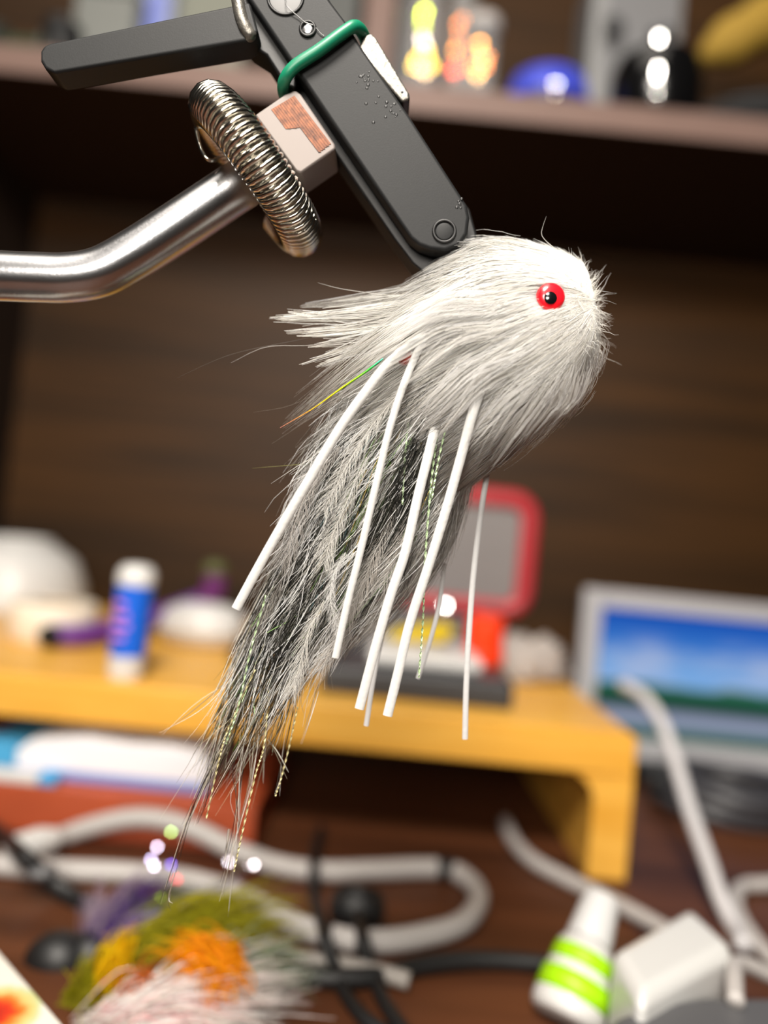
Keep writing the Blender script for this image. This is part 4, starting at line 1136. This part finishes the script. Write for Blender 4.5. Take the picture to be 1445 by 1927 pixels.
obj('head_collar', MB().ball(hd + np.array([.009, .003, .001]), .0082, (1, 1, 1)), M['black'], t, smooth=True)
ey = hd - FWD * .0080 - RIGHT * .0036 - UP * .0004
e_ = obj('eye', MB().lathe([(.0026, -.001), (.0027, 0), (.002, .0009), (0, .0012)], ey, -FWD, 20), mat('yellow_green_eye', (150, 170, 20), .3), t, smooth='auto')
obj('pupil', MB().lathe([(.0009, .0006), (.0009, .0013), (0, .0015)], ey, -FWD, 14), M['pupil'], e_, smooth='auto')
obj('fly_body', MB().tube(spline([hd + np.array([.008, .003, .002]), P(190, 1780, .236), P(260, 1745, .24), P(310, 1720, .244)], 6), [.0052] * 7 + [.0044] * 6 + [.003] * 5 + [.001], 12), mat('purple_chenille', (64, 36, 96), .8, bump=.6, bscale=900), t, smooth=True)
small_fibres('purple_fibres', hd + np.array([.010, .004, .001]), [P(220, 1790, .238), P(290, 1780, .24), P(250, 1740, .242), P(220, 1720, .242), P(310, 1745, .243), P(330, 1640, .255), P(290, 1650, .252)], 60, [(70, 36, 110), (50, 30, 86), (84, 52, 118)], .00018, t, .003, 'dark_fibre', base_sp=.003)
small_fibres('pale_fibres', hd + np.array([.010, .004, .004]), [P(284, 1632, .256), P(262, 1650, .254), P(180, 1660, .245), P(170, 1700, .24), P(340, 1722, .246), P(300, 1730, .244)], 34, [(206, 188, 204), (180, 160, 180)], .00016, t, .002, base_sp=.002)
small_fibres('green_fibres', hd + np.array([.02, .008, .004]), [P(380, 1665, .25), P(300, 1700, .245), P(330, 1690, .25)], 26, [(60, 96, 50), (90, 120, 60), (130, 150, 40)], .00016, t, .004)
small_fibres('mirror_fibres', hd + np.array([.016, .008, .004]), [P(480, 1640, .262), P(340, 1715, .24)], 9, [(206, 204, 220)], .00012, t, .002)
for (px, py, d, col) in [(296, 1594, .262, (220, 206, 240)), (284, 1618, .262, (196, 190, 240)), (290, 1630, .26, (214, 206, 240)), (322, 1628, .26, (96, 80, 200)), (333, 1656, .262, (200, 30, 44)), (236, 1700, .25, (220, 220, 236)), (410, 1704, .26, (120, 196, 20)), (300, 1722, .25, (214, 214, 236)), (318, 1730, .25, (214, 214, 236)), (232, 1748, .245, (206, 200, 226)), (250, 1738, .245, (206, 200, 226)), (468, 1632, .262, (226, 222, 236)), (478, 1628, .262, (226, 222, 236)), (322, 1566, .262, (150, 190, 110)), (302, 1690, .25, (150, 190, 40)), (290, 1742, .245, (226, 224, 240)), (430, 1622, .262, (206, 200, 214)), (172, 1780, .24, (190, 180, 210))]:
    p = P(px, py, d)
    obj('sequin', sequin_mb(p, .00062, .02), metal(col, .3) if 'shiny_%02x%02x%02x' % col not in bpy.data.materials else bpy.data.materials['shiny_%02x%02x%02x' % col], t)
obj('tinsel_stem', MB().tube(spline([hd + np.array([.006, .003, .002]), P(230, 1740, .24), P(330, 1718, .245), P(470, 1632, .262)], 6), .0008, 8, ry=.0003), metal((190, 186, 206), .3), t, smooth=True)

hb = P(180, 1900, .212)
t = thing('olive_fly', 'olive yellow and orange fly with pale pink wing at the bottom left', 'fly', (hb[0], hb[1], DESK))
obj('fly_body', MB().tube(spline([P(120, 1925, .213), P(250, 1860, .216), P(400, 1820, .218)], 6), [.004] * 7 + [.0045] * 5 + [.002], 12), mat('olive_chenille', (120, 116, 16), .8, bump=.6, bscale=900), t, smooth=True)
b1 = P(150, 1905, .213); b2 = P(260, 1870, .213)
olv = [(166, 160, 24), (146, 142, 22), (176, 168, 40)]
small_fibres('olive_fibres', b1, [P(300, 1760, .222), P(400, 1735, .224), P(500, 1715, .228), P(240, 1790, .22), P(540, 1735, .226), P(200, 1830, .216), P(330, 1800, .218), P(260, 1850, .214)], 100, olv, .00026, t, .005, base_sp=.002)
small_fibres('olive_hackle', P(300, 1790, .219), [P(520, 1708, .228), P(470, 1760, .222), P(540, 1750, .224), P(440, 1725, .224), P(400, 1780, .22)], 100, olv, .00026, t, .005, base_sp=.004)
small_fibres('yellow_fibres', P(205, 1845, .210), [P(240, 1770, .212), P(222, 1785, .212), P(235, 1800, .212)], 70, [(250, 204, 10), (240, 210, 20)], .00024, t, .002, base_sp=.002)
small_fibres('orange_fibres', P(420, 1850, .205), [P(325, 1785, .207), P(380, 1790, .207), P(340, 1825, .206), P(430, 1800, .207), P(400, 1830, .206)], 90, [(255, 184, 8), (255, 168, 12), (252, 172, 34)], .00028, t, .003, base_sp=.003)
small_fibres('rust_fibres', b2 - FWD * .004, [P(310, 1850, .206), P(330, 1885, .206), P(250, 1900, .206), P(280, 1880, .206)], 50, [(240, 140, 50), (214, 120, 50), (170, 90, 60)], .00024, t, .003, base_sp=.003)
small_fibres('white_wing', P(190, 1965, .20), [P(520, 1860, .208), P(500, 1840, .208), P(440, 1862, .206), P(545, 1890, .208), P(380, 1885, .204), P(300, 1910, .202), P(480, 1900, .204), P(420, 1900, .203)], 120, [(252, 244, 240), (250, 238, 236), (252, 248, 242)], .00028, t, .005, base_sp=.003)
small_fibres('pink_wing', P(180, 1975, .199), [P(330, 1905, .2), P(400, 1915, .2), P(260, 1930, .2), P(460, 1920, .202)], 60, [(250, 206, 208), (250, 216, 216)], .00026, t, .004, base_sp=.002)
small_fibres('sage_wing', P(420, 1850, .215), [P(560, 1800, .224), P(540, 1850, .22), P(585, 1830, .222), P(520, 1810, .22)], 60, [(190, 204, 176), (160, 174, 146)], .0002, t, .004, base_sp=.005)

# card
zz = DESK + .016
t = thing('printed_card', 'white printed card block at the bottom left corner', 'card', onz(-40, 1960, DESK))
cm = bpy.data.materials.new('card_print'); cm.use_nodes = True
nt = cm.node_tree; b = nt.nodes['Principled BSDF']; b.inputs['Roughness'].default_value = .5
tc = nt.nodes.new('ShaderNodeTexCoord'); vd = nt.nodes.new('ShaderNodeVectorMath'); vd.operation = 'DISTANCE'
cpos = onz(-12, 1908, zz) - np.array(t.location)
nz = nt.nodes.new('ShaderNodeTexNoise'); nz.inputs['Scale'].default_value = 260
va = nt.nodes.new('ShaderNodeVectorMath'); va.operation = 'MULTIPLY_ADD'; va.inputs[1].default_value = (.004,) * 3
nt.links.new(tc.outputs['Object'], nz.inputs['Vector']); nt.links.new(nz.outputs['Color'], va.inputs[0]); nt.links.new(tc.outputs['Object'], va.inputs[2])
nt.links.new(va.outputs[0], vd.inputs[0]); vd.inputs[1].default_value = tuple(cpos + .002)
r_ = nt.nodes.new('ShaderNodeValToRGB'); e = r_.color_ramp.elements
for _ in range(4): e.new(.5)
for k, (pos, c) in enumerate([(0, (150, 30, 24)), (.004, (196, 50, 24)), (.0062, (206, 116, 40)), (.0082, (206, 184, 112)), (.0098, (186, 194, 140)), (.0118, (212, 209, 200))]):
    e[k].position = pos * 40; e[k].color = (*lin(c), 1)
ml = nt.nodes.new('ShaderNodeMath'); ml.operation = 'MULTIPLY'; ml.inputs[1].default_value = 40
nt.links.new(vd.outputs['Value'], ml.inputs[0]); nt.links.new(ml.outputs[0], r_.inputs[0]); nt.links.new(r_.outputs[0], b.inputs['Base Color'])
obj('card_face', MB().prism([onz(x, y, zz) for x, y in [(-130, 1660), (0, 1792), (122, 1932), (200, 2080), (-260, 2080), (-330, 1700)]], (0, 0, -.003)), cm, t, bevel=.0005)
obj('card_box', MB().prism([onz(x, y, zz - .003) for x, y in [(-132, 1670), (-4, 1800), (112, 1934), (180, 2070), (-250, 2070), (-320, 1710)]], (0, 0, -.0128)), mat('card_side', (200, 190, 170), .8), t)

# ================================================================== things on the shelf
def on_shelf(px, d): 
    p = P(px, 120, d); p[2] = STOP; return p
glass = mat('clear_glass', (240, 240, 240), .1, alpha=.10)
def vial(px, d, r, name, label, cols, rows, group='glitter tubes on the shelf', ytop=-20):
    p = on_shelf(px, d)
    h = P(px, ytop, d)[2] - STOP
    t = thing(name, label, 'tube', p, group)
    obj('tube_wall', MB().lathe([(r * .94, .0008), (r, .0008), (r, h), (r * .94, h), (r * .94, .0008)], p, n=24), glass, t, smooth='auto')
    obj('tube_base', MB().lathe([(r, 0), (r, .0008)], p, n=24), M['cord'], t, smooth='auto')
    obj('tube_cap', MB().lathe([(r * 1.06, h), (r * 1.1, h + .001), (r * 1.1, h + .008), (r, h + .009)], p, n=24), M['cord'], t, smooth='auto')
    for (dx, py, col, s) in rows:
        q = P(px + dx, py, d - r * .3)
        k = 'shiny_%02x%02x%02x' % col
        mm = bpy.data.materials.get(k) or metal(col, .25)
        obj('sequin', sequin_mb(q, s * .75, .03), mm, t)
    return t
Y1, Y2, G1, O1, O2, R1, W1 = (214, 240, 40), (240, 200, 60), (250, 210, 150), (220, 120, 40), (240, 160, 60), (230, 80, 50), (240, 232, 220)
rows = [(0, 30, Y1, .0026), (3, 22, Y1, .0024), (0, 48, Y1, .0022), (2, 82, W1, .0020), (-2, 72, W1, .0014), (0, 100, Y2, .0018), (8, 112, Y2, .002), (-12, 112, Y2, .0018), (16, 124, Y2, .0018), (-6, 128, G1, .0018), (4, 136, G1, .0017), (-18, 126, Y2, .0016), (8, 96, Y2, .0016)]
vial(796, .52, .012, 'glitter_tube', 'clear glitter tube with lime top and gold bottom beside shelf divider', None, rows)
rows = [(0, -12, (120, 190, 30), .0018), (0, 24, (90, 130, 40), .0014), (0, 40, (80, 120, 40), .0012)]
vial(750, .56, .010, 'glitter_tube', 'dim green glitter tube partly behind the lime and gold one', None, rows)
rows = [(8, 36, O1, .0018), (0, 46, O1, .0015), (2, 70, O1, .0017), (-2, 88, O1, .0018), (-6, 96, O2, .0014), (-6, 124, R1, .0018), (-8, 134, R1, .0018), (-8, 142, (200, 70, 50), .0014)]
vial(862, .53, .009, 'glitter_tube', 'narrow copper glitter tube with a red bottom between two others', None, rows)
rows = [(0, 82, O2, .0020), (2, 100, O2, .0016), (-14, 110, O1, .0016), (14, 108, O1, .0016), (-4, 118, O2, .0018), (10, 126, O1, .0018), (0, 134, O2, .0018), (-14, 130, O1, .0016), (-4, 146, G1, .0018), (-6, 140, O2, .0016), (6, 112, G1, .0012)]
vial(903, .52, .011, 'glitter_tube', 'rightmost glitter tube with orange and amber sequins', None, rows, ytop=62)
# blue cap
p = on_shelf(1036, .51)
t = thing('blue_cap', 'blue domed cap lying on the shelf beside the grey box', 'cap', p)
hb_ = P(1036, 140, .51)[2] - STOP
rb = 82 * .51 / F
obj('dome', MB().lathe([(rb, .012), (rb * .98, .016), (rb * .85, hb_ * .78), (rb * .5, hb_ * .95), (0, hb_)], p, n=36), mat('blue_plastic', (60, 72, 190), .45), t, smooth=True)
obj('rim', MB().lathe([(rb * 1.02, 0), (rb * 1.04, .002), (rb * 1.04, .011), (rb, .012)], p, n=36), mat('dark_blue_plastic', (26, 32, 84), .45), t, smooth='auto')
p = P(1046, 158, .475); p[2] = STOP + .004
t = thing('steel_bead', 'small polished steel bead at the shelf edge below blue cap', 'bead', (p[0], p[1], STOP))
obj('bead_body', MB().ball(p, .004, n=24, m=16), M['spring'], t, smooth=True)
for dx in (-4, 4):
    obj('glint_facet', sequin_mb(P(1046 + dx, 157, .4705), .00045, .01), metal((236, 236, 240), .2) if 'shiny_ececf0' not in bpy.data.materials else bpy.data.materials['shiny_ececf0'], t)  # small mirrors added in front of the bead for its white glint
# grey box
xg0, xg1 = P(1118, 80, .55)[0], P(1292, 80, .55)[0]
t = thing('grey_box', 'pale grey box with a dark round spot standing on the shelf', 'box', ((xg0 + xg1) / 2, .58, STOP))
obj('box_body', MB().box(xg0, xg1, .55, .61, STOP, STOP + .17), mat('grey_card', (122, 122, 124), .6), t, bevel=.002)
c = P(1156, 48, .5495)
obj('round_spot', MB().lathe([(.0075, 0), (.008, .0008)], c, (0, 1, 0), 24), mat('charcoal_print', (40, 40, 42), .6), t)
obj('box_side_band', MB().box(xg0 - .0004, xg0 + .010, .5494, .55, STOP, STOP + .17), mat('white_card', (146, 146, 146), .6), t)
# black jar with chrome
p = on_shelf(1238, .495)
t = thing('black_jar', 'glossy black jar with chrome stem and added highlights in front of the grey box', 'jar', p)
rj = 84 * .495 / F
hj = P(1230, 116, .495)[2] - STOP
obj('jar_body', MB().lathe([(rj * .92, 0), (rj, .003), (rj, hj * .75), (rj * .9, hj * .92), (rj * .5, hj), (0, hj)], p, n=36), mat('gloss_black', (10, 10, 11), .2), t, smooth='auto')
zc = P(1240, 58, .495)[2] - STOP
obj('chrome_stem', MB().lathe([(.007, hj), (.007, zc), (.004, zc + .002), (0, zc + .002)], p, n=24), mat('dull_chrome', (120, 120, 124), .3, metal=1), t, smooth='auto')
chm = metal((240, 242, 240), .2)
for (px, py, s) in [(1240, 75, .0013), (1241, 68, .0010), (1238, 128, .0012), (1237, 138, .0012), (1236, 146, .0009), (1237, 174, .0006)]:
    obj('highlight_facet', sequin_mb(P(px, py, .495 - rj - .001), s * .8, .005), chm, t)  # mirror discs added for the jar's highlights, angled at the lamp
# yellow hank and black pouch
t = thing('yellow_hank', 'mustard yellow hank of material above the black pouch on the shelf', 'hank', on_shelf(1400, .54))
mb = MB(); ym = mat('mustard_fibre', (160, 128, 44), .8, bump=.5, bscale=300)
c0, c1 = P(1322, 106, .54), P(1520, 0, .54)
mb = MB().ball((0, 0, 0), 1, n=24, m=16)
ax_ = (c1 - c0) / 2; ln = np.linalg.norm(ax_); ex = ax_ / ln; ez = np.cross(ex, [0, 1.0, 0]); 
obj('hank_body', MB().add([(c0 + c1) / 2 + ex * v[0] * ln * 1.05 + np.array([0, 1.0, 0]) * v[1] * .018 + ez * v[2] * .018 * (1 + .08 * math.sin(v[0] * 9)) for v in mb.v], mb.f), ym, t, smooth=True)
obj('hank_tie', MB().tube([(c0 + c1) / 2 + ex * .02 + np.array([0, math.cos(a) * .019, 0]) + ez * math.sin(a) * .022 for a in np.linspace(0, 2 * math.pi, 25)[:-1]], .0015, 8, True), M['black'], t, smooth=True)
p = on_shelf(1440, .51)
t = thing('black_pouch', 'black soft pouch on the right end of the shelf', 'pouch', p)
mb = MB().ball((0, 0, 0), 1, n=28, m=18)
obj('pouch_body', MB().add([(p[0] + v[0] * .05, p[1] + v[1] * .026, STOP + max(0, .018 + v[2] * .020 * (1 + .5 * v[0]))) for v in mb.v], mb.f), mat('black_cloth', (20, 20, 21), .8), t, smooth=True)
obj('pouch_zip', MB().tube(spline([(p[0] - .03, p[1] - .023, STOP + .020), (p[0], p[1] - .0265, STOP + .024), (p[0] + .035, p[1] - .022, STOP + .03)], 8), .0012, 8), mat('grey_zip', (60, 60, 62), .5), t, smooth=True)
# left shelf clutter
def sbox(px0, px1, d, ytop, col, name, label, cat, dep=.05, band=None):
    a, b2 = P(px0, 60, d)[0], P(px1, 60, d)[0]
    zt_ = P((px0 + px1) / 2, ytop, d)[2]
    t = thing(name, label, cat, ((a + b2) / 2, d + dep / 2, STOP))
    obj('box_body', MB().box(a, b2, d, d + dep, STOP, zt_), mat(name + '_card', col, .6, noise=.1, nscale=50), t, bevel=.002)
    obj('box_lid', MB().box(a - .001, b2 + .001, d - .001, d + dep + .001, zt_, zt_ + .006), mat(name + '_lid', tuple(int(x * .85) for x in col), .6), t, bevel=.001)
    if band:
        w = (b2 - a)
        obj('front_label', MB().box(a + w * band[0], a + w * band[1], d - .0006, d, STOP + .012, zt_ - .004), mat(name + '_label', band[2], .5), t)
sbox(120, 240, .54, -40, (120, 122, 118), 'grey_carton', 'grey carton on the shelf above the black lever', 'carton')
sbox(246, 312, .56, -70, (150, 156, 176), 'pale_carton', 'pale carton with a lavender blue label on the shelf', 'carton', band=(.2, .8, (120, 132, 200)))
sbox(318, 452, .57, -60, (128, 130, 118), 'beige_carton', 'greenish beige carton on the shelf right of the pale one', 'carton')
sbox(560, 668, .56, -60, (84, 86, 84), 'dark_carton', 'dark grey carton beside the shelf divider above the jaw', 'carton')
p = on_shelf(55, .53)
t = thing('green_spool', 'dark green spool lying on the shelf at the far left', 'spool', p)
gs = mat('dark_green_thread', (48, 58, 36), .8)
obj('thread_core', MB().lathe([(.015, -.017), (.0165, -.008), (.0165, .008), (.015, .017)], p + np.array([0, 0, .024]), (1, 0, 0), 28), gs, t, smooth=True)
for s_ in (-1, 1):
    obj('flange', MB().lathe([(.023, 0), (.024, .001), (.024, .003), (.023, .004)], p + np.array([s_ * .0185 - .002, 0, .024]), (1, 0, 0), 28), mat('dark_flange', (70, 74, 70), .5), t, smooth='auto')
p = on_shelf(112, .50)
t = thing('black_thumbscrew', 'small black thumbscrew on the shelf between green spool and grey carton', 'screw', p)
obj('knob_body', MB().lathe([(.009, 0), (.010, .002), (.010, .022), (.012, .024), (.012, .034), (.010, .036), (0, .036)], p, n=24), M['black'], t, smooth='auto')
obj('knob_ring', MB().lathe([(.0122, .028), (.0126, .029), (.0126, .031), (.0122, .032)], p, n=24), M['anod'], t, smooth='auto')
print('tris', sum(sum(len(p_.vertices) - 2 for p_ in o.data.polygons) for o in S.objects if o.type == 'MESH'))
